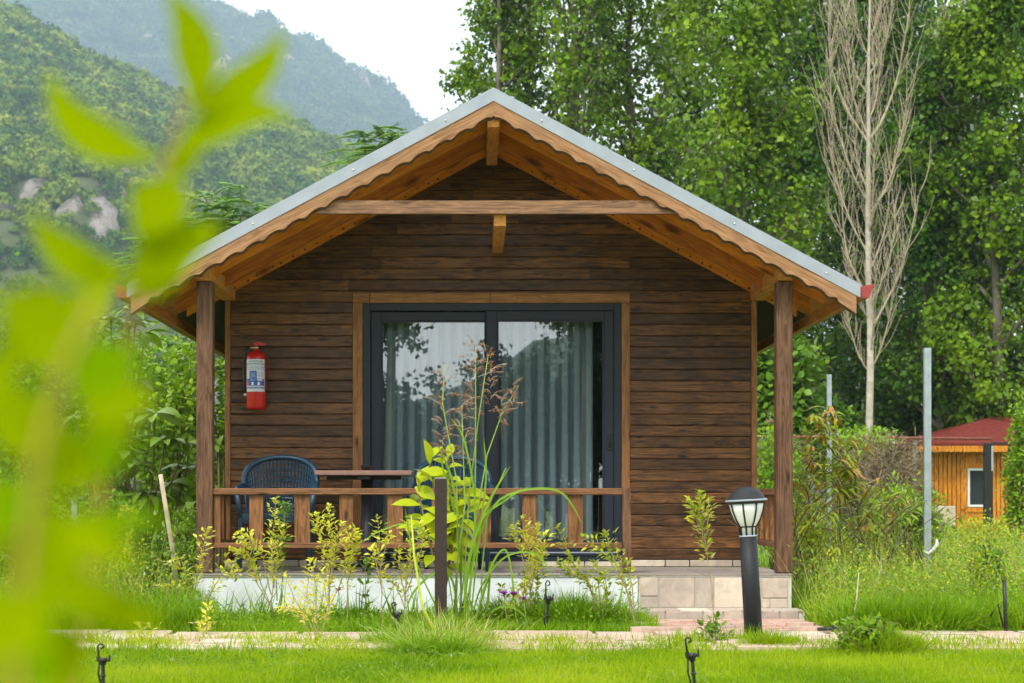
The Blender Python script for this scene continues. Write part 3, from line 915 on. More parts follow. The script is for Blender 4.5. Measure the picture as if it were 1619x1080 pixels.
# railings round the porch
zr1, zr0 = py2z(772, YP - .03), py2z(782.5, YP - .03)
zl1, zl0 = py2z(858, YP), py2z(867, YP)
xa, xb = (338 - CX) / F * YP, (984 - CX) / F * YP
fr = MB().box(xa, xb, YP - .05, YP + .05, zr0, zr1, .006).build('railing', W_rail, cabin)
MB().box(xa - .02, xb, YP - .035, YP + .035, zl0, zl1, .006).build('rail', W_rail, fr)
for pa, pb in ((338, 341), (395, 416), (466, 490), (537, 558), (613, 637), (683, 706), (753, 776), (826, 848), (898, 921)):
    if pa == 338: pb = 349; pa = 338.5
    a, b_ = (pa - CX) / F * YP, (pb - CX) / F * YP
    bw = random.uniform(-.003, .003)
    MB().prism([(a + bw, zl1 + .001), (b_, zl1 + .001), (b_ - bw, zr0 - .001), (a, zr0 - .001)], YP - .022, YP + .022).build('baluster', W_bal, fr)
MB().box((983.5 - CX) / F * YP, (997 - CX) / F * YP, YP - .05, YP + .05, ZD + .004, zr1 + .005, .005).build('post', W_post, cabin)
for xp in ((322 - CX) / F * YP, (1238.5 - CX) / F * YP):
    sr = MB().box(xp - .045, xp + .045, YP + .062, YW - .04, zr0, zr1, .006).build('railing', W_rail_y, cabin)
    MB().box(xp - .03, xp + .03, YP + .062, YW - .04, zl0, zl1, .006).build('rail', W_rail_y, sr)
    for k in range(4):
        yy = YP + .2 + k * .26
        MB().box(xp - .018, xp + .018, yy, yy + .11, zl1 + .001, zr0 - .001, .004).build('baluster', W_bal, sr)

# deck, plinth, steps
YE = 13.34
XDL, XS0, XS1 = (306 - CX) / F * YE, (1010 - CX) / F * YE, (1250 - CX) / F * YE
pl = MB().box(XDL, XS0 - .004, YE + .02, YW - .03, -.05, ZD - .02, .006)
pl.build('plinth', M_plaster, cabin)
dk = MB().box(XDL - .01, XS1, YE + .01, YW - .03, ZD - .019, ZD - .008).build('deck', M_grout, cabin)
nx_ = 13
for i in range(nx_):
    for j in range(3):
        x0_ = XDL - .015 + (XS1 - XDL + .03) * i / nx_; x1_ = XDL - .015 + (XS1 - XDL + .03) * (i + 1) / nx_
        ya = YE + (YW - .03 - YE) * j / 3; yb = YE + (YW - .03 - YE) * (j + 1) / 3
        MB().box(x0_ + .002, x1_ - .002, ya + .002, yb - .002, ZD - .008, ZD, .002).build('floor_tile', T_grey, dk)
stp = MB().box(XS0, XS1 + .01, YE + .02, YW - .03, -.05, ZD - .02).box(XS0 + .05, XS1 + .055, 13.08, YE + .02, -.05, .07).build('steps', M_grout, cabin)


def tiles(rects, Y, th=.012):
    for (a, b_, c, d) in rects:          # pixel rectangle on the riser at distance Y
        MB().box((a - CX) / F * Y, (b_ - CX) / F * Y, Y - th, Y + .004, EYE - (d - CY) / F * Y, EYE - (c - CY) / F * Y, .003).build('stone_tile', T_stone, stp)


tiles([(1012, 1040, 913, 942), (1012, 1040, 944, 961), (1042, 1098, 913, 961), (1100, 1127.5, 913, 961), (1129.5, 1180, 913, 961), (1182, 1203, 913, 944), (1182, 1203, 946, 961), (1205, 1245, 915, 945), (1205, 1216, 947, 961), (1218, 1245, 947, 961)], YE + .02)
tiles([(1024, 1051, 966, 981), (1053, 1110, 966, 981), (1112, 1142, 966, 981), (1144, 1174, 967, 981), (1176, 1203, 966, 981), (1205, 1232, 966, 981), (1234, 1262, 966, 981)], 13.08)
for i in range(5):
    a = XS0 + .05 + (XS1 - XS0) * i / 5; b_ = XS0 + .05 + (XS1 - XS0) * (i + 1) / 5
    MB().box(a + .003, b_ - .003, 13.07, YE + .004, .071, .084, .003).build('stone_tile', T_stone, stp)

# ------------------------------------------------------------------ path and landing
rs = random.Random(5)
path = MB().box(-7.5, 7.5, 10.36, 11.80, -.03, .006).build('path', M_grout)
tag(path, kind='structure')
rows = [10.38, 10.72, 11.02, 11.42, 11.79]
for a, b_ in zip(rows[:-1], rows[1:]):
    x = -7.4
    while x < 7.3:
        wd = rs.uniform(.28, .62)
        j = lambda s=.035: rs.uniform(-s, s)
        q = [(x + .012 + j(.02), a + .012 + j(.015)), (x + wd * .5, a + .010 + j(.015)), (x + wd - .012 + j(.02), a + .012 + j(.015)), (x + wd - .01 + j(.01), (a + b_) / 2), (x + wd - .012 + j(.02), b_ - .012 + j(.015)), (x + wd * .5, b_ - .012 + j(.015)), (x + .012 + j(.02), b_ - .012 + j(.015))]
        MB().prism_z(q, .002, rs.uniform(.02, .036)).build('stone', T_path, path)
        x += wd
lx0, lx1 = (1015 - CX) / F * 12.5, (1290 - CX) / F * 12.5
land = MB().box(lx0, lx1, 11.82, 13.06, -.03, .008).build('landing', M_grout)
tag(land, kind='structure')
yy = 11.84; k = 0
while yy < 13.0:
    x = lx0 + (.0 if k % 2 else -.1)
    while x < lx1 - .02:
        a, b_ = max(x, lx0), min(x + .2, lx1)
        if b_ - a > .03:
            MB().box(a + .004, b_ - .004, yy + .004, yy + .106, .003, rs.uniform(.020, .026), .003).build('brick', T_brick, land)
        x += .2
    yy += .11; k += 1
# rough kerb stones beside the landing
for (px, py, s) in ((1022, 996, .16), (1030, 1004, .2), (1016, 988, .11), (1268, 996, .13), (1276, 1003, .15)):
    p = G(px, py)
    q = [(p.x + s * math.cos(a) * rs.uniform(.6, 1), p.y + s * .7 * math.sin(a) * rs.uniform(.6, 1)) for a in [i * math.pi / 3.5 for i in range(7)]]
    MB().prism_z(q, .004, .05).build('stone', T_path, land)

# ------------------------------------------------------------------ things on the porch
# curtains
rc = np.random.default_rng(4)


def curtain(label, xa, xb, y, pitch, amp, flare=0.0):
    n = int((xb - xa) / pitch * 14)
    xs = np.linspace(0, 1, n)
    ph = np.cumsum(rc.uniform(.7, 1.3, n)); ph = ph / ph[-1] * (xb - xa) / pitch * 2 * math.pi
    zs = np.linspace(2.43, ZD + .06, 12)
    V = []
    for i, u in enumerate(xs):
        for z in zs:
            dn = (2.43 - z) / 2.0
            x = xa + (xb - xa) * u + flare * dn * (u - .5)
            s = 1.6 * (1 - abs(math.cos(ph[i] / 2)) ** .55) - .5
            V.append((x + .012 * math.sin(2 * ph[i]) , y + amp * (.6 + .5 * dn) * s + .012 * math.sin(ph[i] * .37 + 1), z))
    k = len(zs)
    idx = np.arange(n * k).reshape(n, k)
    Fq = np.stack([idx[:-1, :-1], idx[1:, :-1], idx[1:, 1:], idx[:-1, 1:]], -1).reshape(-1, 4)
    o = mesh_np('curtain', V, Fq, M_curtain, smooth=True)
    tag(o, label, 'curtain')


curtain('grey-green pleated curtain behind the left pane of the sliding door', px2x(600, 15), px2x(776, 15), YW + .19, .095, .075, .05)
curtain('grey-green pleated curtain hanging behind the door pane with the handle', px2x(779, 15), px2x(938, 15), YW + .19, .10, .085)

# fire extinguisher
ex, ey = px2x(405, YW - .12), YW - .115
fe = thing('fire_extinguisher', 'red fire extinguisher with blue and white label on the cabin wall', 'extinguisher', (ex, ey, 1.6))
zb_, zt_ = py2z(648, ey), py2z(556, ey)
r0 = .080
MB().lathe([(.02, zb_ + .002), (.06, zb_), (r0 - .006, zb_ + .008), (r0, zb_ + .025), (r0, zt_ - .05), (r0 - .01, zt_ - .025), (.05, zt_ - .006), (.026, zt_), (.022, zt_ + .015), (.02, zt_ + .02)], ex, ey, 28).build('cylinder', M_red, fe)
mb = MB().lathe([(.018, zt_ + .018), (.02, zt_ + .03), (.014, zt_ + .05)], ex, ey, 12)
mb.tube([(ex + .02, ey - .01, zt_ + .032), (ex - .045, ey - .012, zt_ + .030)], [.011, .008], 8)
mb.build('valve', M_brass, fe)
mb = MB()
mb.add(*[[(ex - .02, ey - .012, zt_ + .05), (ex + .02, ey - .012, zt_ + .05), (ex + .075, ey - .012, zt_ + .052), (ex + .075, ey - .012, zt_ + .064), (ex + .01, ey - .012, zt_ + .078), (ex - .025, ey - .012, zt_ + .062),
            (ex - .02, ey + .012, zt_ + .05), (ex + .02, ey + .012, zt_ + .05), (ex + .075, ey + .012, zt_ + .052), (ex + .075, ey + .012, zt_ + .064), (ex + .01, ey + .012, zt_ + .078), (ex - .025, ey + .012, zt_ + .062)],
           [(0, 1, 2, 3, 4, 5), (11, 10, 9, 8, 7, 6), (0, 6, 7, 1), (1, 7, 8, 2), (2, 8, 9, 3), (3, 9, 10, 4), (4, 10, 11, 5), (5, 11, 6, 0)]])
mb.build('lever', M_red, fe)
MB().tube([(ex - .04, ey - .01, zt_ + .03), (ex - .085, ey - .01, zt_ + .0), (ex - .10, ey - .005, zt_ - .10), (ex - .098, ey, zb_ + .24), (ex - .088, ey - .005, zb_ + .13)], .0095, 8).build('hose', M_blk, fe)
MB().tube([(ex - .088, ey - .005, zb_ + .132), (ex - .085, ey - .006, zb_ + .112)], .013, 8).build('nozzle', M_white, fe)
MB().box(ex - .03, ex + .03, ey + .07, YW - .018, zb_ + .35, zb_ + .38).build('bracket', M_blk, fe)


def label_mat():
    m, t, b = newmat('extinguisher_print')
    tc = N_(t, 'ShaderNodeTexCoord'); sp = N_(t, 'ShaderNodeSeparateXYZ'); t.links.new(tc.outputs['Generated'], sp.inputs[0])

    def band(out, lo, hi):
        a = N_(t, 'ShaderNodeMath', operation='GREATER_THAN'); a.inputs[1].default_value = lo; t.links.new(out, a.inputs[0])
        c = N_(t, 'ShaderNodeMath', operation='LESS_THAN'); c.inputs[1].default_value = hi; t.links.new(out, c.inputs[0])
        d = N_(t, 'ShaderNodeMath', operation='MULTIPLY'); t.links.new(a.outputs[0], d.inputs[0]); t.links.new(c.outputs[0], d.inputs[1])
        return d.outputs[0]

    def AND(a, c):
        d = N_(t, 'ShaderNodeMath', operation='MULTIPLY'); t.links.new(a, d.inputs[0]); t.links.new(c, d.inputs[1]); return d.outputs[0]
    col = None

    def over(mask, c):
        nonlocal col
        mm = N_(t, 'ShaderNodeMix', data_type='RGBA'); t.links.new(mask, mm.inputs[0])
        if col is None: mm.inputs[6].default_value = (0.62, 0.66, 0.72, 1)
        else: t.links.new(col, mm.inputs[6])
        mm.inputs[7].default_value = (*c, 1); col = mm.outputs[2]
    X, Z = sp.outputs['X'], sp.outputs['Z']
    tx = N_(t, 'ShaderNodeTexNoise', Scale=1.0, Detail=2)
    mp = N_(t, 'ShaderNodeMapping'); mp.inputs['Scale'].default_value = (60, 0.1, 9); t.links.new(tc.outputs['Generated'], mp.inputs[0]); t.links.new(mp.outputs[0], tx.inputs['Vector'])
    txt = N_(t, 'ShaderNodeMath', operation='GREATER_THAN'); txt.inputs[1].default_value = .5; t.links.new(tx.outputs['Fac'], txt.inputs[0])
    blue, ink = (0.03, 0.09, 0.36), (0.05, 0.08, 0.22)
    over(AND(AND(band(Z, .90, .96), band(X, .1, .9)), txt.outputs[0]), ink)
    over(band(Z, .84, .865), ink)
    over(AND(band(Z, .66, .80), txt.outputs[0]), (0.30, 0.38, 0.55))
    over(AND(band(Z, .30, .64), band(X, .18, .60)), blue)
    over(AND(band(Z, .18, .40), band(X, .02, .98)), blue)
    over(AND(AND(band(Z, .33, .60), band(X, .24, .54)), txt.outputs[0]), (0.25, 0.35, 0.6))
    over(AND(AND(band(Z, .46, .62), band(X, .64, .95)), txt.outputs[0]), (0.35, 0.40, 0.55))
    over(AND(band(Z, .20, .29), band(X, .30, .42)), (0.8, 0.82, 0.85))
    over(AND(band(Z, .20, .29), band(X, .64, .76)), (0.8, 0.82, 0.85))
    over(AND(band(Z, .34, .38), band(X, .62, .90)), (0.75, 0.78, 0.82))
    over(AND(band(Z, .20, .30), band(X, .02, .16)), (0.45, 0.06, 0.10))
    over(band(Z, .09, .15), (0.16, 0.24, 0.40))
    t.links.new(col, b.inputs['Base Color']); b.inputs['Roughness'].default_value = .35
    return m


V, f = [], []
la, lb = py2z(620, ey), py2z(569, ey)
for i in range(13):
    a = R(-90 - 62 + 124 * i / 12)
    for z in (la, lb): V.append((ex + (r0 + .0015) * math.cos(a), ey + (r0 + .0015) * math.sin(a), z))
for i in range(12): f.append((2 * i, 2 * i + 2, 2 * i + 3, 2 * i + 1))
MB().add(V, f, True).build('label', label_mat(), fe)


# chairs
def chair(px, Y, label, rot=0.0):
    x0 = (px - CX) / F * Y
    t_ = thing('armchair', label, 'chair', (x0, Y, ZD), 'blue plastic wicker armchairs on the porch')
    M = Matrix.Translation((x0, Y, ZD)) @ Matrix.Rotation(rot, 4, 'Z')
    # rim: front leg, arm, back arch, arm, front leg  (front faces -Y)
    def arch(u, k=1.0):                      # u in -1..1 across the back
        a = u * math.pi / 2
        z = .66 + (.88 - .66) * max(0, math.cos(a)) ** .62
        return Vector((.285 * math.sin(a) * k, .20 + .05 * math.cos(a) * 1.0 - .10 * abs(math.sin(a)) ** 3, z))
    rim = [(-.255, -.27, .40), (-.29, -.25, .58), (-.298, -.16, .635)] + [tuple(arch(-1 + 2 * i / 22)) for i in range(23)] + [(.298, -.16, .635), (.29, -.25, .58), (.255, -.27, .40)]
    mb = MB().tube(rim, .021, 8); mb.xf(M).build('rim', M_blue, t_)
    mb = MB()
    NU, NV = 30, 9
    def pt(u, v):                            # v 0 at the seat, 1 at the rim
        top = arch(u)
        a = u * math.pi / 2
        bot = Vector((.235 * math.sin(a), .17 + .02 * math.cos(a) - .26 * abs(math.sin(a)) ** 3, .44))
        p = bot.lerp(top, v); p.y += .02 * math.sin(v * math.pi)
        return p
    for i in range(NU):
        u = -1 + 2 * (i + .5) / NU
        mb.tube([pt(u, v / 6) for v in range(7)], .0078, 4, smooth=False)
    for j in range(NV):
        v = (j + .6) / (NV + .4)
        mb.tube([pt(-1 + 2 * i / 16, v) + Vector((0, .003 * (-1) ** i, 0)) for i in range(17)], .0052, 4, smooth=False)
    mb.xf(M).build('backrest', M_blue, t_)
    mb = MB().prism_z([(-.25, -.27), (.25, -.27), (.24, .15), (.12, .21), (-.12, .21), (-.24, .15)], .405, .44)
    mb.box(-.25, .25, -.285, -.27, .37, .44, .004)
    mb.xf(M).build('seat', M_blue, t_)
    for sx in (-1, 1):
        MB().tube([(sx * .255, -.27, .41), (sx * .27, -.29, .0)], [.021, .019], 8).xf(M).build('leg', M_blue, t_)
        MB().tube([(sx * .20, .17, .42), (sx * .215, .23, .0)], [.021, .019], 8).xf(M).build('leg', M_blue, t_)


chair(441, 13.98, 'blue wicker armchair against the wall, under the fire extinguisher')
chair(716, 14.10, 'blue wicker armchair in front of the sliding door, half hidden by the chartreuse shrub')

# table and ashtray
YT = 14.12
tx = (578 - CX) / F * YT
tb = thing('table', 'small brown pedestal table between the blue chairs', 'table', (tx, YT, ZD))
zt1, zt0 = py2z(745, YT), py2z(752.5, YT)
MB().box(tx - .37, tx + .37, YT - .33, YT + .33, zt0, zt1, .006).build('table_top', M_table, tb)
MB().box(tx - .30, tx + .28, YT - .05, YT + .05, zt0 - .03, zt0 - .001, .004).box(tx - .05, tx + .05, YT - .28, YT + .28, zt0 - .031, zt0 - .002, .004).build('bracket', M_blk, tb)
MB().lathe([(.052, ZD + .05), (.048, ZD + .1), (.045, zt0 - .03)], tx + .01, YT, 16).build('pedestal', M_blk, tb)
for sx, sy in ((1, 0), (-1, 0), (0, 1), (0, -1)):
    mb = MB()
    mb.box(tx - .03 + (sx * .14), tx + .03 + sx * .14, YT - .03 + sy * .14, YT + .03 + sy * .14, ZD + .035, ZD + .055) if False else None
    mb.tube([(tx + .01, YT, ZD + .05), (tx + .01 + sx * .24, YT + sy * .24, ZD + .04)], [.028, .016], 8)
    mb.lathe([(.012, ZD + .045), (.014, ZD + .02), (.022, ZD + .002)], tx + .01 + sx * .24, YT + sy * .24, 10)
    mb.build('foot', M_blk, tb)
ax = (579 - CX) / F * (YT - .1)
mb = MB().lathe([(.030, zt1 + .001), (.034, zt1 + .002), (.044, zt1 + .042), (.046, zt1 + .046), (.040, zt1 + .046), (.034, zt1 + .012), (.01, zt1 + .010)], ax, YT - .1, 18)
tag(mb.build('ashtray', M_blk), 'small black ashtray bowl on the brown table', 'ashtray')

# ------------------------------------------------------------------ bollard lamp
lb_ = G(1192, 1016)
Yl = lb_.y
lt = thing('bollard_lamp', 'black bollard lamp with ribbed white glass head, leaning in front of the steps', 'lamp', (lb_.x, lb_.y, 0))
sc_ = Yl / F
LM = Matrix.Translation(lb_) @ Matrix.Rotation(math.atan2(-12, 222), 4, 'Y')


def lz(py): return (1016 - py) * sc_


MB().lathe([(14.4 * sc_, -.05), (14.2 * sc_, lz(930)), (13.8 * sc_, lz(848.5))], 0, 0, 24).xf(LM).build('pole', M_lampblk, lt)
MB().lathe([(14.2 * sc_, lz(848.4)), (14.4 * sc_, lz(847.5)), (14.2 * sc_, lz(846))], 0, 0, 24).xf(LM).build('collar', M_zinc, lt)
MB().lathe([(11.5 * sc_, lz(846)), (12.2 * sc_, lz(833)), (14 * sc_, lz(831)), (19.5 * sc_, lz(822)), (25 * sc_, lz(808)), (28 * sc_, lz(794))], 0, 0, 28).xf(LM).build('glass_head', M_opal, lt)
for k in range(8):
    a = 2 * math.pi * (k + .5) / 8 + .05
    pr = [(12.3, 846.2), (13, 833), (14.6, 831), (20.2, 822), (25.8, 808), (28.8, 794)]
    MB().tube([(r * sc_ * math.cos(a), r * sc_ * math.sin(a), lz(p)) for r, p in pr], 1.5 * sc_, 5).xf(LM).build('rib', M_lampblk, lt)
MB().lathe([(13.1 * sc_, lz(833.6)), (14.0 * sc_, lz(833)), (14.0 * sc_, lz(831.5)), (13.1 * sc_, lz(830.8))], 0, 0, 24).xf(LM).build('ring', M_lampblk, lt)
MB().lathe([(29 * sc_, lz(796)), (31.5 * sc_, lz(793)), (32.3 * sc_, lz(789.3)), (31.8 * sc_, lz(788.5)), (30 * sc_, lz(788)), (26 * sc_, lz(781)), (18 * sc_, lz(773.5)), (9 * sc_, lz(770.3)), (2 * sc_, lz(769.6))], 0, 0, 32).xf(LM).build('cap', M_lampblk, lt)
MB().lathe([(32.2 * sc_, lz(792.2)), (33.0 * sc_, lz(791.6)), (33.0 * sc_, lz(789.8)), (32.3 * sc_, lz(789.2))], 0, 0, 32).xf(LM).build('rim', M_zinc, lt)

# ------------------------------------------------------------------ stakes, posts, sprinklers
sp = G(697, 1004)
Ys = sp.y
hs_ = (1004 - 757) * Ys / F
hw_ = 9.5 * Ys / F
st = thing('post', 'dark brown square steel post with the cane grass and chartreuse shrub around it', 'post', (sp.x, sp.y, 0))
MB().box(sp.x - hw_, sp.x + hw_, Ys - hw_, Ys + hw_, -.05, hs_, .005).build('shaft', M_rust, st)
MB().box(sp.x - hw_ + .003, sp.x + hw_ - .003, Ys - hw_ + .003, Ys + hw_ - .003, hs_ + .0005, hs_ + .006, .002).build('cap', M_zinc, st)


def galv(px, pt, pb, Y, label, wpx):
    p = P(px, pb, Y); h = (pb - pt) * Y / F
    w2 = wpx * Y / F / 2
    z0 = min(p.z, 0) - .05
    o = MB().prism_z([(p.x - w2, Y), (p.x + w2, Y), (p.x + w2, Y + w2 * 1.6), (p.x + w2 - .006, Y + w2 * 1.6), (p.x + w2 - .006, Y + .006), (p.x + w2 * .25, Y + .006), (p.x + w2 * .18, Y + .02), (p.x - w2 * .18, Y + .02), (p.x - w2 * .25, Y + .006), (p.x - w2 + .006, Y + .006), (p.x - w2 + .006, Y + w2 * 1.6), (p.x - w2, Y + w2 * 1.6)], -.05, P(px, pt, Y).z).build('fence_post', M_galv)
    tag(o, label, 'post', 'galvanised posts standing in the meadow')
    return o


galv(1467, 550, 948, 16.0, 'tall galvanised steel post in front of the orange hut', 11)
galv(1311.5, 592, 905, 22.0, 'thin galvanised post among the reddening saplings beside the dead poplar', 7)
galv(342, 598, 770, 20.0, 'galvanised post seen between the left porch post and the wall', 7)
galv(117, 790, 950, 15.5, 'galvanised post half hidden behind the blurred leaves, left of the white pole', 9)
# white strip tied to the post
for (py, dx) in ((916, 18), (872, 14)):
    c = P(1467, py, 15.97)
    s_ = 16 / F
    pts = [(c.x - 7 * s_, c.y, c.z), (c.x, c.y - .03, c.z - 4 * s_), (c.x + 7 * s_, c.y, c.z + 1 * s_), (c.x + dx * s_, c.y - .02, c.z - 8 * s_ if py > 900 else c.z + 12 * s_), (c.x + (dx - 1) * s_, c.y - .01, c.z - 20 * s_ if py > 900 else c.z + 20 * s_)]
    o = MB().tube(pts, [.012, .02, .016, .018, .006], 6).build('plastic_strip', M_white)
    tag(o, 'white plastic strip tied low round the tall galvanised post' if py > 900 else 'white plastic strip tied to the tall galvanised post beside the pale board', 'strip')

a, b_ = G(287, 978), P(254, 751, 12.9)
sk = MB().tube([a + Vector((0, 0, -.05)), a.lerp(b_, .5) + Vector((.008, 0, 0)), b_], [.019, .017, .016], 7).build('stake', M_stake)
tag(sk, 'pale wooden stake leaning left of the porch', 'stake')


def sprinkler(px, pt, pb, label, lean=0.0, hook=True):
    p = G(px, pb)
    Y = p.y; s = Y / F
    h = (pb - pt) * s
    t_ = thing('sprinkler', label, 'sprinkler', (p.x, p.y, 0), 'black garden sprinklers on spikes')
    M = Matrix.Translation(p) @ Matrix.Rotation(lean, 4, 'Y')
    MB().prism_z([(-.008, -.003), (-.003, -.008), (.003, -.008), (.008, -.003), (.008, .003), (.003, .008), (-.003, .008), (-.008, .003)], -.06, h * .62).tube([(0, 0, h * .30), (0, 0, h * .34)], .013, 8).tube([(0, 0, h * .55), (0, 0, h * .63)], .014, 8).xf(M).build('spike', M_blk, t_)
    mb = MB().tube([(0, 0, h * .60), (0, 0, h * .70)], [.017, .019], 8)
    mb.box(-.03, -.012, -.006, .006, h * .62, h * .74, .002).box(.012, .034, -.006, .006, h * .62, h * .68, .002).box(.026, .034, -.006, .006, h * .66, h * .76, .002)
    mb.xf(M).build('nozzle', M_blk, t_)
    if hook:
        MB().tube([(-.02, 0, h * .70), (-.022, 0, h * .86), (-.024, 0, h * .95), (-.015, 0, h * 1.0), (-.002, 0, h * .985), (.003, 0, h * .93), (-.012, 0, h * .90)], .0055, 6).xf(M).build('bridge', M_blk, t_)
    MB().tube([(-.018, .01, h * .62), (-.024, .012, h * .35), (-.012, .02, h * .1), (-.03, .05, -.01)], .005, 6).xf(M).build('hose', M_blk, t_)


sprinkler(163, 1018, 1092, 'black sprinkler in the lawn at the lower left, before the blurred leaves')
sprinkler(634, 951, 1008, 'black sprinkler leaning just left of the brown steel post', -.16)
sprinkler(864, 918, 1000, 'black sprinkler beside the purple flowers', .06)
sprinkler(1099, 1007, 1092, 'black sprinkler in the lawn in front of the steps', -.09)
p = G(1591, 1004)
o = MB().tube([p + Vector((0, 0, -.04)), P(1588, 917, p.y)], .013, 8).tube([p + Vector((-.02, 0, .05)), P(1578, 955, p.y), P(1566, 974, p.y)], .006, 6).build('riser_pipe', M_blk)
tag(o, 'thin black irrigation pipe standing upright near the right edge', 'pipe')
p = G(1322, 1006)
o = MB().box(p.x - .03, p.x + .03, p.y - .03, p.y + .03, .02, .07, .01).tube([p + Vector((-.12, 0, .045)), p + Vector((0, 0, .05)), p + Vector((.10, .02, .03))], .012, 8).build('pipe_joint', M_blk)
tag(o, 'black irrigation pipe joint lying on the kerb right of the steps', 'pipe joint')

# ------------------------------------------------------------------ hut and fence on the right
YH = 41.0
sH = YH / F
hx0, hx1 = (1470 - CX) * sH, (1700 - CX) * sH
hz1 = EYE - (712 - CY) * sH
hut = thing('hut', 'small orange board hut with a hipped red shingle roof behind the fence', 'hut', ((hx0 + hx1) / 2, YH + 1.5, 0))
wx0, wx1, wz0, wz1 = (1533 - CX) * sH, (1557 - CX) * sH, EYE - (798 - CY) * sH, EYE - (744 - CY) * sH
mb = MB()
x = hx0
rb = random.Random(3)
while x < hx1:
    xe = min(x + .10, hx1)
    d = rb.uniform(-.006, .006)
    if xe > wx0 - .02 and x < wx1 + .02:
        mb.box(x + .003, xe - .003, YH + d, YH + .05, -.05, wz0 - .02).box(x + .003, xe - .003, YH + d, YH + .05, wz1 + .02, hz1)
    else:
        mb.box(x + .009, xe - .009, YH + d, YH + .05, -.05, hz1)
    x = xe
mb.box(hx0, hx0 + .05, YH + .06, YH + 3.2, -.05, hz1).box(hx1 - .05, hx1, YH + .06, YH + 3.2, -.05, hz1).box(hx0 + .05, hx1 - .05, YH + 3.1, YH + 3.2, -.05, hz1)
mb.build('wall', W_hut, hut)
mb = MB().box(wx0 - .05, wx0, YH - .03, YH + .05, wz0 - .05, wz1 + .05).box(wx1, wx1 + .05, YH - .03, YH + .05, wz0 - .05, wz1 + .05).box(wx0, wx1, YH - .029, YH + .05, wz1, wz1 + .05).box(wx0, wx1, YH - .029, YH + .05, wz0 - .05, wz0)
wn = mb.build('window', M_white, hut)
MB().box(wx0, wx1, YH + .02, YH + .03, wz0, wz1).build('pane', plain('dark_glass', (0.02, 0.025, 0.03), rough=0.08, var=0.02), wn)
MB().box(wx0 - .22, wx1 + .14, YH - .028, YH - .008, wz1 + .06, wz1 + .16).box(wx0 - .20, wx0 - .06, YH - .028, YH - .008, wz0 - .1, wz1 + .058).box(wx0 - .1, wx1 + .14, YH - .028, YH - .008, wz0 - .17, wz0 - .07).build('casing', W_hut, wn)
rx0, rx1 = (1430 - CX) * sH, (1735 - CX) * sH
ry0, ry1 = YH - .45, YH + 3.6
ze = EYE - (702 - CY) * sH
za = EYE - (655 - CY) * (YH + 1.5) / F
ax_, ay_ = (1580 - CX) * (YH + 1.5) / F, YH + 1.55
V = [(rx0, ry0, ze), (rx1, ry0, ze), (rx1, ry1, ze), (rx0, ry1, ze), (ax_, ay_, za), (rx0, ry0, ze - .05), (rx1, ry0, ze - .05), (rx1, ry1, ze - .05), (rx0, ry1, ze - .05)]
rf = MB().add(V, [(0, 1, 4), (1, 2, 4), (2, 3, 4), (3, 0, 4), (5, 6, 1, 0), (6, 7, 2, 1), (7, 8, 3, 2), (8, 5, 0, 3), (8, 7, 6, 5)]).build('roof', M_shingle, hut)
nsc = 44
top, bot = [], []
for i in range(nsc * 4 + 1):
    x = rx0 + (rx1 - rx0) * i / (nsc * 4)
    top.append((x, ze - .055)); bot.append((x, ze - .17 - .03 * abs(math.sin(i / 4 * math.pi))))
v = [(a[0], ry0, a[1]) for a in top] + [(a[0], ry0, a[1]) for a in bot] + [(a[0], ry0 + .02, a[1]) for a in top] + [(a[0], ry0 + .02, a[1]) for a in bot]
n1 = nsc * 4 + 1
f = []
for i in range(nsc * 4):
    f += [(i, n1 + i, n1 + i + 1, i + 1), (2 * n1 + i, 2 * n1 + i + 1, 3 * n1 + i + 1, 3 * n1 + i), (n1 + i, 3 * n1 + i, 3 * n1 + i + 1, n1 + i + 1)]
MB().add(v, f).build('fascia', W_hut, rf)
c = P(1494, 858, 34)
o = MB().box(c.x - .20, c.x + .20, 34, 34.03, -.02, P(0, 800, 34).z, .01).xf(Matrix.Translation((0, 0, 0))).build('board', plain('pale_board', (0.55, 0.44, 0.33), rough=.8, var=.15, scale=6))
tag(o, 'pale wooden board standing upright before the orange hut', 'board')
o = MB().box(c.x - .22, c.x - .06, 33.9, 33.95, -.02, P(0, 812, 34).z, .01).build('board', plain('brown_board', (0.13, 0.08, 0.065), rough=.8, var=.2, scale=6))
tag(o, 'narrow dark brown board leaning against the pale board', 'board')

YF = 30.0
fence = thing('fence', 'wire mesh fence with a red-brown top rail and dead creeper, in front of the hut', 'fence', ((1330 - CX) / F * YF, YF, 0))
fx0, fx1 = (1190 - CX) / F * YF, (1452 - CX) / F * YF
zr_ = EYE - (691 - CY) / F * YF
MB().tube([(fx0, YF, zr_ + .01), ((1568 - CX) / F * YF, YF, zr_ - .03)], .022, 6).build('rail', M_rustrail, fence)
for px in (1205, 1330, 1448):
    x = (px - CX) / F * YF
    MB().box(x - .03, x + .03, YF + .03, YF + .09, -.05, zr_, .005).build('fence_post', M_galv, fence)
mb = MB()
x = fx0
hh = zr_ - .05
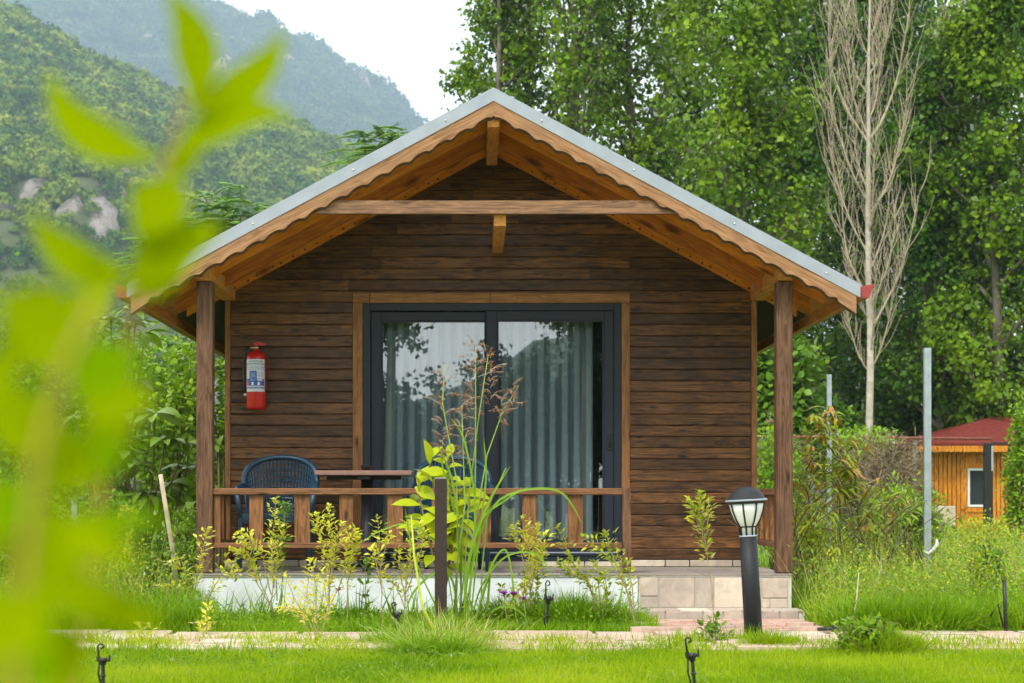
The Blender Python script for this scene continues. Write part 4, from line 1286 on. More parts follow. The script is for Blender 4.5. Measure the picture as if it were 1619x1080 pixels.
# woven mesh: two families of slanting wires
nw = 46
for i in range(-int(hh / .09), nw):
    xs_ = fx0 + i * .09
    for sg in (1, -1):
        xa_, xb_ = (xs_, xs_ + hh) if sg > 0 else (xs_ + hh, xs_)
        za_, zb2 = .02, hh
        # clip to the fence's ends
        def cl_(xq, zq, xo, zo):
            if xq < fx0: k = (fx0 - xq) / (xo - xq); return fx0, zq + (zo - zq) * k
            if xq > fx1: k = (fx1 - xq) / (xo - xq); return fx1, zq + (zo - zq) * k
            return xq, zq
        if max(xa_, xb_) < fx0 or min(xa_, xb_) > fx1: continue
        p0 = cl_(xa_, za_, xb_, zb2); p1 = cl_(xb_, zb2, xa_, za_)
        mb.tube([(p0[0], YF + .004 * sg, p0[1]), (p1[0], YF + .004 * sg, p1[1])], .0035, 3, smooth=False, caps=False)
o = mb.build('wire_mesh', M_wire, fence)
tag(o, kind='stuff')
YG = 27.0
gp = thing('gate_frame', 'dark weathered frame of posts and crossbar standing before the hut', 'frame', ((1582 - CX) / F * YG, YG, 0))
x = (1564 - CX) / F * YG
MB().box(x - .06, x + .06, YG, YG + .12, -.05, P(0, 700, YG).z, .01).build('post', M_blk, gp)
MB().box(x + .03, x + .06, YG - .012, YG - .002, P(0, 745, YG).z, P(0, 705, YG).z, .002).build('plate', M_zinc, gp)
x2 = (1598 - CX) / F * YG
MB().box(x2 - .022, x2 + .022, YG + .02, YG + .08, -.05, P(0, 704, YG).z, .005).build('post', M_rust, gp)
MB().box(x + .061, x2 + .05, YG + .03, YG + .07, P(0, 703, YG).z, P(0, 699, YG).z, .004).build('crossbar', M_rust, gp)

# ------------------------------------------------------------------ trees
def limb_pts(rng, p0, d0, L, n=7, up=0.35, wob=0.08):
    pts = [Vector(p0)]; d = Vector(d0).normalized()
    for i in range(n):
        d = (d + Vector((rng.normal(0, wob), rng.normal(0, wob), up / n + rng.normal(0, wob * .5)))).normalized()
        pts.append(pts[-1] + d * (L / n))
    return pts


def tree(px, Y, H, rad, label, leaf=L_poplar, nleaf=18000, seed=0, mult=1.45, z0=1.5, ls=.12, group='leafy trees behind the cabin', name='poplar_tree', lean=0.0, spread=0.42, sig=0.30):
    """trunk, rising limbs and leaves gathered in clumps along the limbs"""
    rng = np.random.default_rng(seed)
    x = (px - CX) / F * Y
    t_ = thing(name, label, 'tree', (x, Y, 0), group)
    tr = [Vector((x + lean * k / 10 + rng.normal(0, .06), Y + rng.normal(0, .06), H * .97 * k / 10)) for k in range(11)]
    tr[0] = Vector((x, Y, -.1))
    r0 = .011 * H + .03
    MB().tube(tr, [r0 * (1 - .93 * k / 10) for k in range(11)], 9).build('trunk', M_bark, t_)
    mb = MB(); cs = []
    nl = int(H * 3.2)
    for i in range(nl):
        u = (i + rng.uniform(0, 1)) / nl
        z = z0 + (H * .98 - z0) * u ** .95
        k = min(9, int(z / (H * .97) * 10)); p0 = tr[k].lerp(tr[k + 1], z / (H * .97) * 10 - k)
        an = rng.uniform(0, 2 * math.pi)
        env = rad * (.45 + .75 * math.sin(min(1, max(.02, u * .92 + .10)) * math.pi) ** .8)
        L = env * rng.uniform(.75, 1.25) / spread * .62
        d = Vector((math.cos(an) * spread * 1.7, math.sin(an) * spread * 1.7, .8))
        pts = limb_pts(rng, p0, d, L, 6, .5)
        mb.tube(pts, [max(.008, .10 * (1 - u) * r0 / .2 * (1 - .8 * j / 6) + .008) for j in range(7)], 5, caps=False)
        for j in range(1, 7):
            m_ = 1 if j < 3 else 2
            for _ in range(m_):
                cs.append(pts[j] + Vector(rng.normal(0, .22 * rad / 1.7, 3)))
            if j > 1 and rng.uniform() < .5:
                a2 = rng.uniform(0, 2 * math.pi)
                q = limb_pts(rng, pts[j], (math.cos(a2) * .8, math.sin(a2) * .8, .6), L * .3, 3, .3)
                mb.tube(q, [.012, .009, .006, .004], 3, caps=False)
                cs.append(q[-1])
    mb.build('limbs', M_bark, t_)
    cs = np.array([tuple(c) for c in cs])
    wt = rng.uniform(.05, 1.5, len(cs)) ** 1.3; wt /= wt.sum()
    nleaf = int(nleaf * mult * 1.2)
    ls = ls * 1.0
    sel = rng.choice(len(cs), nleaf, p=wt)
    sg = sig * .95 * rad / 1.7 * rng.uniform(.5, 1.3, len(cs))
    off = np.clip(rng.normal(size=(nleaf, 3)), -1.7, 1.7) * sg[sel][:, None] * np.array([1, 1, .85])
    pos = cs[sel] + off
    out = pos - np.stack([np.full(nleaf, x), np.full(nleaf, Y), pos[:, 2]], 1)
    nn = norm(norm(out) * .45 + norm(off) * .75 + rng.normal(0, .42, (nleaf, 3)) + np.array([0, 0, .35]))
    L = ls * .88 * np.clip(rng.lognormal(0, .32, nleaf), .45, 1.9)
    V, Fq = diamonds(pos, rdir(rng, nleaf) + np.array([0, 0, -.5]), nn, L, L * rng.uniform(.7, .95, nleaf))
    mesh_np('crown', V, Fq, leaf, t_)
    return t_


tree(790, 46, 16.5, 1.15, 'leftmost leafy poplar behind the ridge, its edge against the white sky', seed=1, mult=1.2, nleaf=15000, ls=.13)
tree(838, 48, 18, 1.35, 'tall leafy poplar just right of the roof ridge, behind the cabin', seed=2, mult=1.1, nleaf=15000, ls=.13)
tree(912, 45, 18, 1.45, 'leafy poplar with pale trunk showing through, right of the ridge', seed=3, mult=1.1, nleaf=15000, ls=.12, z0=3)
tree(1000, 47, 17.5, 1.45, 'leafy poplar left of the narrow sky gap above the right roof slope', seed=4, mult=1.1, nleaf=16000, ls=.13)
tree(1072, 52, 15.2, 1.3, 'shorter leafy poplar below the narrow sky gap above the right roof slope', seed=5, nleaf=13000, ls=.14)
tree(1172, 40, 15, 1.75, 'broad bright green tree over the right roof slope, left of the dead poplar', leaf=L_poplar, seed=6, nleaf=21000, ls=.125, name='leafy_tree', spread=.6)
tree(1262, 47, 18, 1.7, 'dark leafy tree directly left of the dead poplar', leaf=L_poplar2, seed=7, nleaf=20000, ls=.14, name='leafy_tree', spread=.55)
tree(1392, 50, 18, 1.8, 'dark leafy poplar standing behind the dead poplar', leaf=L_poplar2, seed=8, nleaf=20000, ls=.14, spread=.5)
tree(1486, 45, 11.5, 1.7, 'leafy poplar right of the dead poplar, above the hut roof', leaf=L_poplar2, seed=9, nleaf=21000, ls=.13, spread=.5)
tree(1575, 43, 13.6, 1.55, 'bushy poplar at the right edge behind the hut', leaf=L_poplar, seed=10, nleaf=19000, ls=.13, spread=.55)
tree(1650, 47, 16, 1.8, 'leafy tree cut by the right edge of the photo', leaf=L_poplar2, seed=12, nleaf=16000, ls=.14, name='leafy_tree', spread=.55)
tree(1440, 55, 17, 2.0, 'dark tree filling the gap behind the dead poplar and the poplar right of it', leaf=L_poplar2, seed=13, nleaf=15000, ls=.16, name='leafy_tree', spread=.6)
tree(1330, 56, 16, 2.1, 'dark tree deep behind the left twigs of the dead poplar', leaf=L_poplar2, seed=14, nleaf=15000, ls=.16, name='leafy_tree', spread=.6)

# the dead poplar
YD = 37.0
rng = np.random.default_rng(21)
bx = (1374 - CX) / F * YD
dt = thing('dead_tree', 'dead bare poplar with pale trunk and upright dry twigs', 'tree', (bx, YD, 0))
tr = [Vector(((px - CX) / F * YD, YD, EYE - (py - CY) / F * YD)) for px, py in ((1374, 862), (1374, 690), (1376, 600), (1376, 520), (1373, 440), (1372, 330), (1373, 220), (1373, 130), (1374, 60), (1376, -20), (1378, -90))]
MB().tube(tr, [.10, .075, .072, .068, .06, .05, .042, .034, .027, .02, .01], 9).build('trunk', M_barkpale, dt)


def dead_limb(z, an, L, out, r, sub=7):
    k = 0
    while k < len(tr) - 2 and tr[k + 1].z < z: k += 1
    p0 = tr[k].lerp(tr[k + 1], (z - tr[k].z) / (tr[k + 1].z - tr[k].z))
    d = Vector((math.cos(an) * out * 1.2, math.sin(an) * out * 1.2, .66))
    L = L * .82
    pts = limb_pts(rng, p0, d, L, 9, 2.3, .07)
    mb = MB().tube(pts, [max(.006, r * .66 * (1 - .85 * i / 9)) for i in range(10)], 6, caps=False)
    for i in range(1, 10):
        for _ in range(sub // 3 if i < 4 else sub // 2):
            a2 = rng.uniform(0, 2 * math.pi)
            dd = (pts[i] - pts[i - 1]).normalized()
            q = limb_pts(rng, pts[i].lerp(pts[i - 1], rng.uniform(0, 1)), dd * .7 + Vector((math.cos(a2) * .55, math.sin(a2) * .55, .1)), L * rng.uniform(.18, .5), 5, 1.5, .11)
            mb.tube(q, [.0085, .0075, .0065, .0055, .0045, .0035], 3, caps=False)
            if rng.uniform() < .6:
                q2 = limb_pts(rng, q[2], Vector((rng.normal(0, .5), rng.normal(0, .5), .6)), L * .14, 3, .6, .1)
                mb.tube(q2, [.006, .005, .0045, .0035], 3, caps=False)
    mb.build('limb', M_twig, dt)


zz = lambda py: EYE - (py - CY) / F * YD
for (py, an, L, out, r) in [(590, 2.9, 2.2, .55, .028), (585, .3, 3.0, .5, .034), (520, .15, 3.6, .42, .04), (508, 3.4, 1.9, .5, .022), (470, 2.8, 3.6, .42, .036), (455, 1.2, 2.4, .5, .024), (430, .5, 3.4, .5, .036), (400, 3.2, 3.8, .48, .036), (370, 5.0, 2.6, .5, .028), (340, .1, 3.4, .5, .032), (320, 3.6, 4.2, .5, .034), (300, 2.2, 2.6, .5, .024), (225, 2.9, 4.0, .5, .04), (222, .25, 4.4, .48, .045), (215, 3.5, 3.2, .35, .036), (210, 1.2, 3, .4, .03), (190, .6, 3.2, .45, .03), (150, 3.0, 2.8, .4, .026), (120, 0.0, 2.6, .42, .026), (90, 3.3, 2.2, .4, .022), (60, .4, 2, .4, .02), (560, 4.9, 2.2, .55, .022), (480, 5.9, 2.6, .5, .024)]:
    dead_limb(zz(py), an, L, out, r)
# a smaller one behind, at the upper right
YD2 = 46.6
x2 = (1500 - CX) / F * YD2
dt2 = thing('dead_tree', 'thin dry treetop showing above the leaves at the upper right', 'tree', (x2, YD2, 0))
tr = [Vector((x2 + rng.normal(0, .06), YD2, EYE - (py - CY) / F * YD2)) for py in (850, 700, 500, 300, 180, 110, 60, 20, -30)]
MB().tube(tr, [.07, .06, .05, .04, .03, .022, .016, .012, .006], 7).build('trunk', M_barkpale, dt2)
_dt, dt = dt, dt2
zz = lambda py: EYE - (py - CY) / F * YD2
for (py, an, L, out, r) in [(140, .2, 1.8, .4, .02), (130, 3.0, 1.8, .4, .02), (100, 1.5, 1.5, .4, .016), (80, 3.6, 1.4, .35, .016), (60, .1, 1.4, .35, .015)]:
    dead_limb(zz(py), an, L, out, r, 6)
dt = _dt


# trees whose leaves are feathers of leaflets
def pinnate_tree(px, ptop, Y, rad, label, seed, nfr=70, name='walnut_tree', flen=.75):
    rng = np.random.default_rng(seed)
    top = P(px, ptop, Y)
    t_ = thing(name, label, 'tree', (top.x, Y, 0), 'feather-leaved trees beyond the cabin')
    MB().tube([(top.x, Y, -.1), (top.x + .1, Y, top.z * .5), (top.x, Y, top.z - rad * .3)], [.09, .07, .03], 8).build('trunk', M_bark, t_)
    B, D, Nn, L, W = [], [], [], [], []
    mb = MB()
    for i in range(nfr):
        q = rng.normal(size=3); q /= np.linalg.norm(q); q[2] = abs(q[2]) * 1.1 - .35
        p0 = Vector((top.x, Y, top.z - rad * .75)) + Vector(q * rad * rng.uniform(.3, .95))
        a_ = rng.uniform(0, 2 * math.pi); d = Vector((math.cos(a_), math.sin(a_), rng.uniform(-.1, .55))) + Vector(q) * .5; d.normalize()
        ll = flen * rng.uniform(.7, 1.15)
        pts = [p0 + d * ll * k / 8 - Vector((0, 0, .32 * ll * (k / 8) ** 2)) for k in range(9)]
        mb.tube(pts, [.007] * 4 + [.005] * 5, 3, caps=False)
        for k in range(1, 12):
            u = k / 12 * 8; j = int(u); pp = pts[j].lerp(pts[min(8, j + 1)], u - j)
            tg = (pts[min(8, j + 1)] - pts[j]).normalized() if j < 8 else d
            sd = tg.cross(Vector((0, 0, 1))).normalized()
            for s in (-1, 1):
                B.append(pp); D.append(sd * s + tg * .45 - Vector((0, 0, .15))); Nn.append(Vector((rng.normal(0, .15), rng.normal(0, .15), 1)))
                L.append(ll * .20 * (1 - .35 * abs(k / 6 - 1)) * rng.uniform(.85, 1.15)); W.append(ll * .095)
    mb.build('leaf_stalks', M_stemgreen, t_)
    V, Fq = strips(np.array([tuple(a) for a in B]), np.array([tuple(a) for a in D]), np.array([tuple(a) for a in Nn]), np.array(L), np.array(W), -.15, [.3, 1, .75, .05])
    mesh_np('crown', V, Fq, L_pinnate, t_)


pinnate_tree(385, 292, 24, 1.25, 'feather-leaved tree rising over the left roof slope', 31, 330, flen=.52)
pinnate_tree(298, 345, 25, .9, 'feather-leaved tree at the far left of the roof, behind the blurred shoot', 32, 170, flen=.5)
pinnate_tree(618, 190, 26, .8, 'top of a feather-leaved tree just over the roof, left of the ridge', 33, 170, flen=.45)
pinnate_tree(330, 520, 22, 1.2, 'low feather-leaved tree seen under the left eave', 34, 240, flen=.5)


# bushes
def bush(px, pbase, ptop, wpx, Y, label, leaf, nleaf, ls, asp=.6, seed=0, name='shrub', group='bushes round the cabin', stemmat=None, big=False, shape=1.0, cat='shrub'):
    rng = np.random.default_rng(seed + 500)
    x = (px - CX) / F * Y
    zt = EYE - (ptop - CY) / F * Y
    zb = max(0.0, EYE - (pbase - CY) / F * Y)
    rx = wpx / 2 * Y / F; rz = (zt - zb) / 2
    t_ = thing(name, label, cat, (x, Y, 0), group)
    mb = MB(); cs = []
    for i in range(26):
        a = rng.uniform(0, 2 * math.pi); rr = rng.uniform(.1, .95)
        tip = Vector((x + math.cos(a) * rr * rx, Y + math.sin(a) * rr * rx * shape, zb + rz + rz * rng.uniform(-.75, 1.0) * math.sqrt(max(.05, 1 - rr * rr * .8))))
        b0 = Vector((x + rng.normal(0, .05), Y + rng.normal(0, .05), -.03))
        mid = b0.lerp(tip, .55) + Vector((rng.normal(0, .08), rng.normal(0, .08), .12))
        pts = [b0, b0.lerp(mid, .5), mid, mid.lerp(tip, .5) + Vector((0, 0, .04)), tip]
        th = min(1.0, max(.25, rz / .7)); mb.tube(pts, [.014 * th, .012 * th, .010 * th, .007 * th, .004 * th], 4, caps=False)
        cs += [pts[3], tip, tip]
    mb.build('stems', stemmat or M_stem, t_)
    cs = np.array([tuple(c) for c in cs])
    m_ = nleaf // 2
    q = rdir(rng, nleaf - m_) * (rng.uniform(.25, 1, (nleaf - m_, 1)) ** .45)
    lump = np.array([mnoise.noise(Vector(v * 2.2) + Vector((seed * 7, 0, 0))) for v in q])
    q *= (1 + .38 * lump)[:, None]
    pos = np.concatenate([cs[rng.integers(0, len(cs), m_)] + rng.normal(0, .17, (m_, 3)) * np.array([rx, rx, rz]), np.array([x, Y, zb + rz]) + q * np.array([rx, rx * shape, rz])])
    pos[:, 2] = np.maximum(pos[:, 2], .02)
    out = norm(pos - np.array([x, Y, zb + rz * .6]))
    n_ = norm(out * .7 + rng.normal(0, .45, pos.shape) + np.array([0, 0, .6]))
    L = ls * rng.uniform(.65, 1.3, nleaf)
    d_ = out + rng.normal(0, .6, pos.shape) + np.array([0, 0, -.35])
    V, Fq = strips(pos, d_, n_, L, L * asp, -.25, [.15, .95, .8, .04]) if ls > .07 else diamonds(pos, d_, n_, L, L * asp)
    mesh_np('foliage', V, Fq, leaf, t_)
    return t_


def whorl_shrub(px, pbase, ptop, wpx, Y, label, nwh, seed, LL=.24, mat=L_loquat, group='bushes round the cabin'):
    """a broad-leaved shrub: rosettes of large leaves, each leaf of its own"""
    rng = np.random.default_rng(seed)
    x = (px - CX) / F * Y
    t_ = thing('broadleaf_shrub', label, 'shrub', (x, Y, 0), group)
    zt = EYE - (ptop - CY) / F * Y; zb = max(.05, EYE - (pbase - CY) / F * Y)
    mb = MB()
    protos = []
    for k in range(3):
        V, Fq = strips([(0, 0, 0)], [(1, 0, 0)], [(0, 0, 1)], 1.0, .40, -.22 - .16 * k, [.06, .55, .95, 1, .85, .55, .04], fold=.28)
        o = mesh_np('leaf', V, Fq, mat, None, loc=(0, 0, 0), smooth=True)
        protos.append(o.data); C.objects.unlink(o); WLOC.pop(o); bpy.data.objects.remove(o)
    for i in range(nwh):
        a = rng.uniform(0, 2 * math.pi); rr = math.sqrt(rng.uniform(0, 1))
        c = Vector((x + math.cos(a) * rr * wpx / 2 * Y / F, Y + math.sin(a) * rr * wpx / 2 * Y / F * .7, zb + (zt - zb) * rng.uniform(.05, 1) * (1 - .25 * rr)))
        b0 = Vector((x + rng.normal(0, .06), Y + rng.normal(0, .06), -.03))
        mid = b0.lerp(c, .5) + Vector((0, 0, .1))
        mb.tube([b0, mid, c], [.016, .012, .007], 5, caps=False)
        nl = rng.integers(6, 10)
        for j in range(nl):
            an = j * 2.4 + rng.uniform(-.3, .3)
            el = rng.uniform(-.35, .55)
            d = Vector((math.cos(an) * math.cos(el), math.sin(an) * math.cos(el), math.sin(el)))
            zq = Vector((0, 0, 1)) - d * d.z + Vector((rng.normal(0, .3), rng.normal(0, .3), 0)); zq = (zq - d * zq.dot(d)).normalized()
            yq = zq.cross(d)
            s = LL * rng.uniform(.7, 1.15)
            o = bpy.data.objects.new('leaf', protos[rng.integers(0, 3)])
            link(o, t_, c)
            o.rotation_mode = 'QUATERNION'
            o.rotation_quaternion = Matrix((d, yq, zq)).transposed().to_quaternion()
            o.scale = (s, s, s)
    mb.build('stems', M_stem, t_)


whorl_shrub(228, 830, 575, 200, 15.6, 'dark broad-leaved shrub with large drooping leaves left of the porch', 24, 41, .27)
whorl_shrub(175, 690, 440, 130, 17.5, 'taller broad-leaved shrub under the left eave, partly behind the blurred leaves', 13, 42, .24)
whorl_shrub(350, 790, 640, 26, 16.6, 'small broad-leaved shrub seen between the left porch post and the wall', 5, 43, .19)
bush(285, 860, 545, 210, 19, 'lime green bush behind the left porch post', L_light, 5200, .075, .7, 1)
bush(190, 860, 520, 220, 21.5, 'mid green bush behind the broad-leaved shrubs', L_mid, 5200, .085, .65, 2)
bush(60, 880, 500, 240, 20, 'large green bush behind the blurred leaves at the left edge', L_mid, 5200, .085, .65, 3)
bush(20, 960, 760, 190, 14.5, 'low leafy bush at the left edge below the blurred shoot', L_light, 3600, .05, .55, 4)
bush(165, 965, 775, 130, 14.2, 'dull green bush with a pale crest left of the thin yellow shrub', L_mid, 3000, .048, .55, 5)
bush(262, 965, 850, 95, 13.9, 'low dense green bush at the left corner of the porch', L_mid, 3000, .04, .5, 6)
bush(305, 905, 800, 70, 14.3, 'small feathery bush against the left porch post', L_light, 1400, .04, .4, 7)
# right-hand hedge of bushes under the poplars
bush(1235, 720, 540, 130, 33, 'bush with broad leaves and a pink bloom right of the porch post', L_mid, 5200, .15, .8, 8)
bush(1315, 740, 640, 90, 38.5, 'dark undergrowth bush below the dead poplar', L_poplar2, 4200, .15, .75, 9)
bush(1440, 740, 590, 130, 47, 'dark bush between the dead poplar and the hut roof', L_poplar2, 5200, .15, .75, 10)
bush(1560, 720, 520, 190, 46.5, 'dark bush behind the ridge of the hut roof', L_poplar2, 5200, .18, .75, 11)
bush(1228, 870, 672, 80, 28, 'yellow-green creeper bush on the fence beside the right porch post', L_light, 2600, .085, .6, 12)
bush(1355, 712, 676, 120, 29.6, 'creeper spreading along the top rail of the fence', L_light, 700, .085, .6, 13, name='creeper', cat='creeper')
bush(1395, 850, 690, 150, 28.7, 'tangle of dead creeper on the wire fence', L_vine, 6500, .20, .06, 14, name='creeper', cat='creeper')
bush(1235, 850, 690, 100, 29.4, 'grey dry creeper low on the fence right of the porch post', L_vine, 2200, .16, .09, 15, name='creeper', cat='creeper')
bush(1618, 900, 640, 62, 24, 'bright green creeper hanging at the right edge by the gate frame', L_light, 3200, .075, .55, 16, name='creeper', cat='creeper')
bush(1560, 960, 815, 130, 21, 'pale weedy bush in the meadow below the gate frame', L_yelgreen, 2400, .05, .45, 17)
bush(1515, 930, 838, 90, 25, 'weedy bush in front of the orange hut', L_light, 2200, .06, .5, 18)
bush(1420, 960, 770, 150, 18.5, 'leafy weed patch left of the tall galvanised post', L_light, 3200, .06, .45, 19)
bush(1290, 960, 810, 90, 15.5, 'feathery yellow-green bush right of the porch steps', L_yelgreen, 2600, .042, .32, 20)
bush(1240, 930, 800, 46, 14.9, 'slim feathery bush touching the right porch post', L_yelgreen, 1100, .04, .35, 21)
bush(1560, 1000, 855, 60, 13.2, 'thin bushy sapling near the black irrigation pipe', L_mid, 1100, .04, .45, 22)
bush(1375, 1035, 985, 90, 10.3, 'low broad weed at the lawn edge right of the lamp', L_light, 700, .06, .45, 23, name='weed', cat='weed')
bush(1455, 900, 800, 40, 17.2, 'leafy weed with pale blades beside the tall galvanised post', L_mid, 700, .11, .35, 24, name='weed', cat='weed')


def sapling(px, pbase, ptop, Y, label, leaf, seed, n=150, ls=.2):
    """thin upright stem with long drooping leaves"""
    rng = np.random.default_rng(seed)
    b0 = P(px + 4, pbase, Y); b0.z = -.02; top = P(px, ptop, Y)
    t_ = thing('sapling', label, 'sapling', (b0.x, Y, 0), 'saplings in the meadow')
    mb = MB().tube([b0, b0.lerp(top, .5) + Vector((.03, 0, 0)), top], [.016, .012, .005], 5)
    B, D = [], []
    h = top.z
    for i in range(16):
        u = rng.uniform(.25, 1)
        p0 = b0.lerp(top, u); a = rng.uniform(0, 2 * math.pi)
        ll = .55 * (1.15 - u) + .12
        p1 = p0 + Vector((math.cos(a) * ll, math.sin(a) * ll, ll * .8))
        mb.tube([p0, p0.lerp(p1, .5) + Vector((0, 0, .03)), p1], [.007, .005, .003], 4, caps=False)
        for j in range(n // 16):
            q = p0.lerp(p1, rng.uniform(.2, 1)); B.append(q); a2 = rng.uniform(0, 2 * math.pi); D.append((math.cos(a2), math.sin(a2), rng.uniform(-.3, .5)))
    mb.build('stem', M_stem, t_)
    B = np.array([tuple(v) for v in B]); D = np.array(D); N = len(B)
    L = ls * rng.uniform(.6, 1.15, N)
    V, Fq = strips(B, D, np.tile([0, 0, 1.], (N, 1)) + rng.normal(0, .2, (N, 3)), L, L * .24, -.55, [.2, .8, 1, .8, .45, .03], fold=.2)
    mesh_np('foliage', V, Fq, leaf, t_)


sapling(1322, 900, 660, 18, 'tall sapling with drooping reddening leaves by the thin galvanised post', L_red, 51, 340)
sapling(1352, 940, 745, 16.5, 'shorter sapling with orange-tipped leaves right of the tall one', L_red, 52, 220)
sapling(1275, 930, 730, 17.5, 'yellowish sapling between the right porch post and the reddening one', L_yelgreen, 53, 130, .16)
sapling(1255, 950, 800, 14.6, 'bushy yellow-green sapling touching the right porch post, left of the reddening ones', L_yelgreen, 55, 150, .11)
sapling(1430, 950, 790, 16.8, 'green weed stalk with pale leaves just left of the tall galvanised post', L_light, 56, 160, .13)
sapling(1398, 960, 800, 15.5, 'leafy green weed stalk standing before the dead creeper', L_light, 54, 120, .13)


# thin yellow-leaved shrubs
def yshrub(stems, Y, label, leaf=L_yellow, seed=0, ls=.041, dens=1.0, f0=.3, stemmat=None, r=.0048, group='thin yellow-leaved shrubs before the porch', name='privet_shrub'):
    """stems: lists of pixels from the ground to the tip"""
    rng = np.random.default_rng(seed + 900)
    base = P(*stems[0][0], Y)
    t_ = thing(name, label, 'shrub', (base.x, Y, 0), group)
    mb = MB(); B, D, Nn = [], [], []
    for s in stems:
        yy = Y + rng.uniform(-.08, .08)
        pts = [P(a, b, Y + (yy - Y) * i / max(1, len(s) - 1)) for i, (a, b) in enumerate(s)]
        if pts[0].z < .1: pts[0].z = -.02
        # smooth polyline
        fine = []
        for i in range(len(pts) - 1):
            for k in range(5): fine.append(pts[i].lerp(pts[i + 1], k / 5) + Vector((rng.normal(0, .003), rng.normal(0, .004), 0)))
        fine.append(pts[-1])
        mb.tube(fine, [r * (1 - .7 * i / len(fine)) for i in range(len(fine))], 5, caps=False)
        length = sum((fine[i + 1] - fine[i]).length for i in range(len(fine) - 1))
        nn = int(length * (1 - f0) / .0140 * dens)
        for i in range(nn):
            u = f0 + (1 - f0) * (i + rng.uniform(0, .6)) / nn
            fi = u * (len(fine) - 1); j = min(len(fine) - 2, int(fi)); p = fine[j].lerp(fine[j + 1], fi - j)
            tg = (fine[j + 1] - fine[j]).normalized()
            a0 = rng.uniform(0, 2 * math.pi)
            sidel = rng.uniform(0, .07) if u < .95 else 0
            for s2 in (0, math.pi, 1.6):
                a = a0 + s2
                v = Vector((math.cos(a), math.sin(a), 0)); v = (v - tg * v.dot(tg)).normalized()
                B.append(p + v * sidel * rng.uniform(.2, 1) + tg * rng.uniform(0, .02)); D.append(v * .8 + tg * rng.uniform(.3, 1.1)); Nn.append(tg - v * .3 + Vector((rng.normal(0, .4), rng.normal(0, .4) - .25, .6)))
    mb.build('stems', stemmat or M_stempale, t_)
    B = np.array([tuple(v) for v in B]); D = np.array([tuple(v) for v in D]); Nn = np.array([tuple(v) for v in Nn])
    L = ls * 1.0 * rng.uniform(.6, 1.25, len(B))
    V, Fq = strips(B, D, Nn, L, L * .52, -.2, [.2, 1, .75, .05], fold=.3)
    mesh_np('foliage', V, Fq, leaf, t_)
    return t_


yshrub([[(305, 985), (308, 940), (318, 880), (330, 836)], [(306, 985), (300, 930), (285, 880), (272, 892)], [(304, 980), (285, 930), (262, 925), (250, 962)], [(310, 980), (335, 935), (362, 888), (374, 912)], [(308, 985), (325, 960), (333, 952), (332, 978)]], 12.9, 'yellow-leaved shrub at the left corner of the white plinth', seed=1)
yshrub([[(430, 990), (432, 920), (430, 860), (436, 790)], [(428, 960), (410, 915), (385, 880), (366, 868)], [(428, 940), (415, 880), (395, 850), (380, 842)], [(430, 960), (405, 920), (398, 890), (384, 850)], [(432, 930), (440, 880), (448, 830)]], 12.6, 'tall yellow-leaved shrub in front of the left blue chair', seed=2, dens=1.1)
yshrub([[(434, 985), (446, 925), (444, 870), (450, 815), (452, 800)], [(438, 950), (436, 900), (440, 850)]], 12.75, 'green-leaved sprig growing up inside the tall yellow shrub', L_mid, 3, .045, .9, .4)
yshrub([[(505, 1025), (490, 985), (468, 950), (450, 910)], [(503, 1020), (495, 980), (485, 945), (488, 900)], [(506, 1020), (500, 980), (497, 920), (490, 885)], [(498, 1000), (470, 965), (445, 960)], [(505, 1015), (520, 960), (510, 905)]], 11.3, 'low spreading yellow shrub rooted at the edge of the path', seed=4, dens=.8)
yshrub([[(518, 1000), (520, 930), (525, 870), (520, 800)], [(520, 960), (520, 890), (505, 845), (500, 815)], [(520, 940), (530, 870), (540, 830)], [(522, 960), (545, 905), (548, 860), (560, 838)], [(548, 980), (550, 930), (556, 880), (566, 850)]], 12.2, 'tall yellow-leaved shrub right of the left blue chair, before the balusters', seed=5, dens=1.1)
yshrub([[(606, 1005), (604, 940), (600, 880), (597, 818)], [(603, 930), (595, 890), (590, 868)], [(602, 900), (610, 860), (614, 845)]], 11.9, 'slim yellow-leaved shrub before the table pedestal', seed=6, dens=.8, f0=.42)
yshrub([[(640, 990), (640, 940), (650, 880), (645, 822)], [(640, 960), (625, 925), (615, 915)], [(641, 940), (655, 905), (668, 860), (664, 830)], [(642, 950), (632, 900), (630, 870)]], 12.0, 'pale yellow shrub left of the brown steel post', seed=7, dens=.9)
yshrub([[(575, 1000), (578, 950), (577, 910), (580, 886)]], 12.5, 'short green-leaved stem in front of the plinth below the table', L_mid, 8, .06, .4, .2)
yshrub([[(838, 985), (838, 930), (838, 880), (826, 818)], [(838, 940), (848, 880), (850, 832)], [(837, 920), (820, 860), (808, 836)], [(838, 930), (855, 890), (862, 845)], [(836, 960), (826, 920), (812, 960)]], 12.4, 'yellow-leaved shrub in front of the right half of the glass door', seed=9, dens=1.25)
yshrub([[(838, 985), (850, 920), (855, 870)], [(836, 980), (828, 945), (830, 900)]], 12.55, 'green shoots in the yellow shrub before the right door pane', L_yelgreen, 10, .045, 1.0, .2)
yshrub([[(945, 985), (935, 930), (905, 890), (880, 832)], [(945, 970), (930, 920), (900, 905), (885, 890)], [(948, 960), (945, 910), (940, 890)], [(948, 985), (960, 940), (955, 900)]], 12.3, 'yellow-green shrub at the right end of the porch railing', L_yelgreen, 11, .045, .9, .25)
yshrub([[(1010, 1000), (1000, 960), (985, 910), (975, 870)], [(1008, 990), (990, 930), (960, 880), (925, 850)], [(1004, 970), (998, 920), (990, 885)], [(990, 930), (965, 870), (958, 840)]], 12.0, 'spindly green shrub beside the left edge of the steps', L_yelgreen, 12, .042, .7, .3)
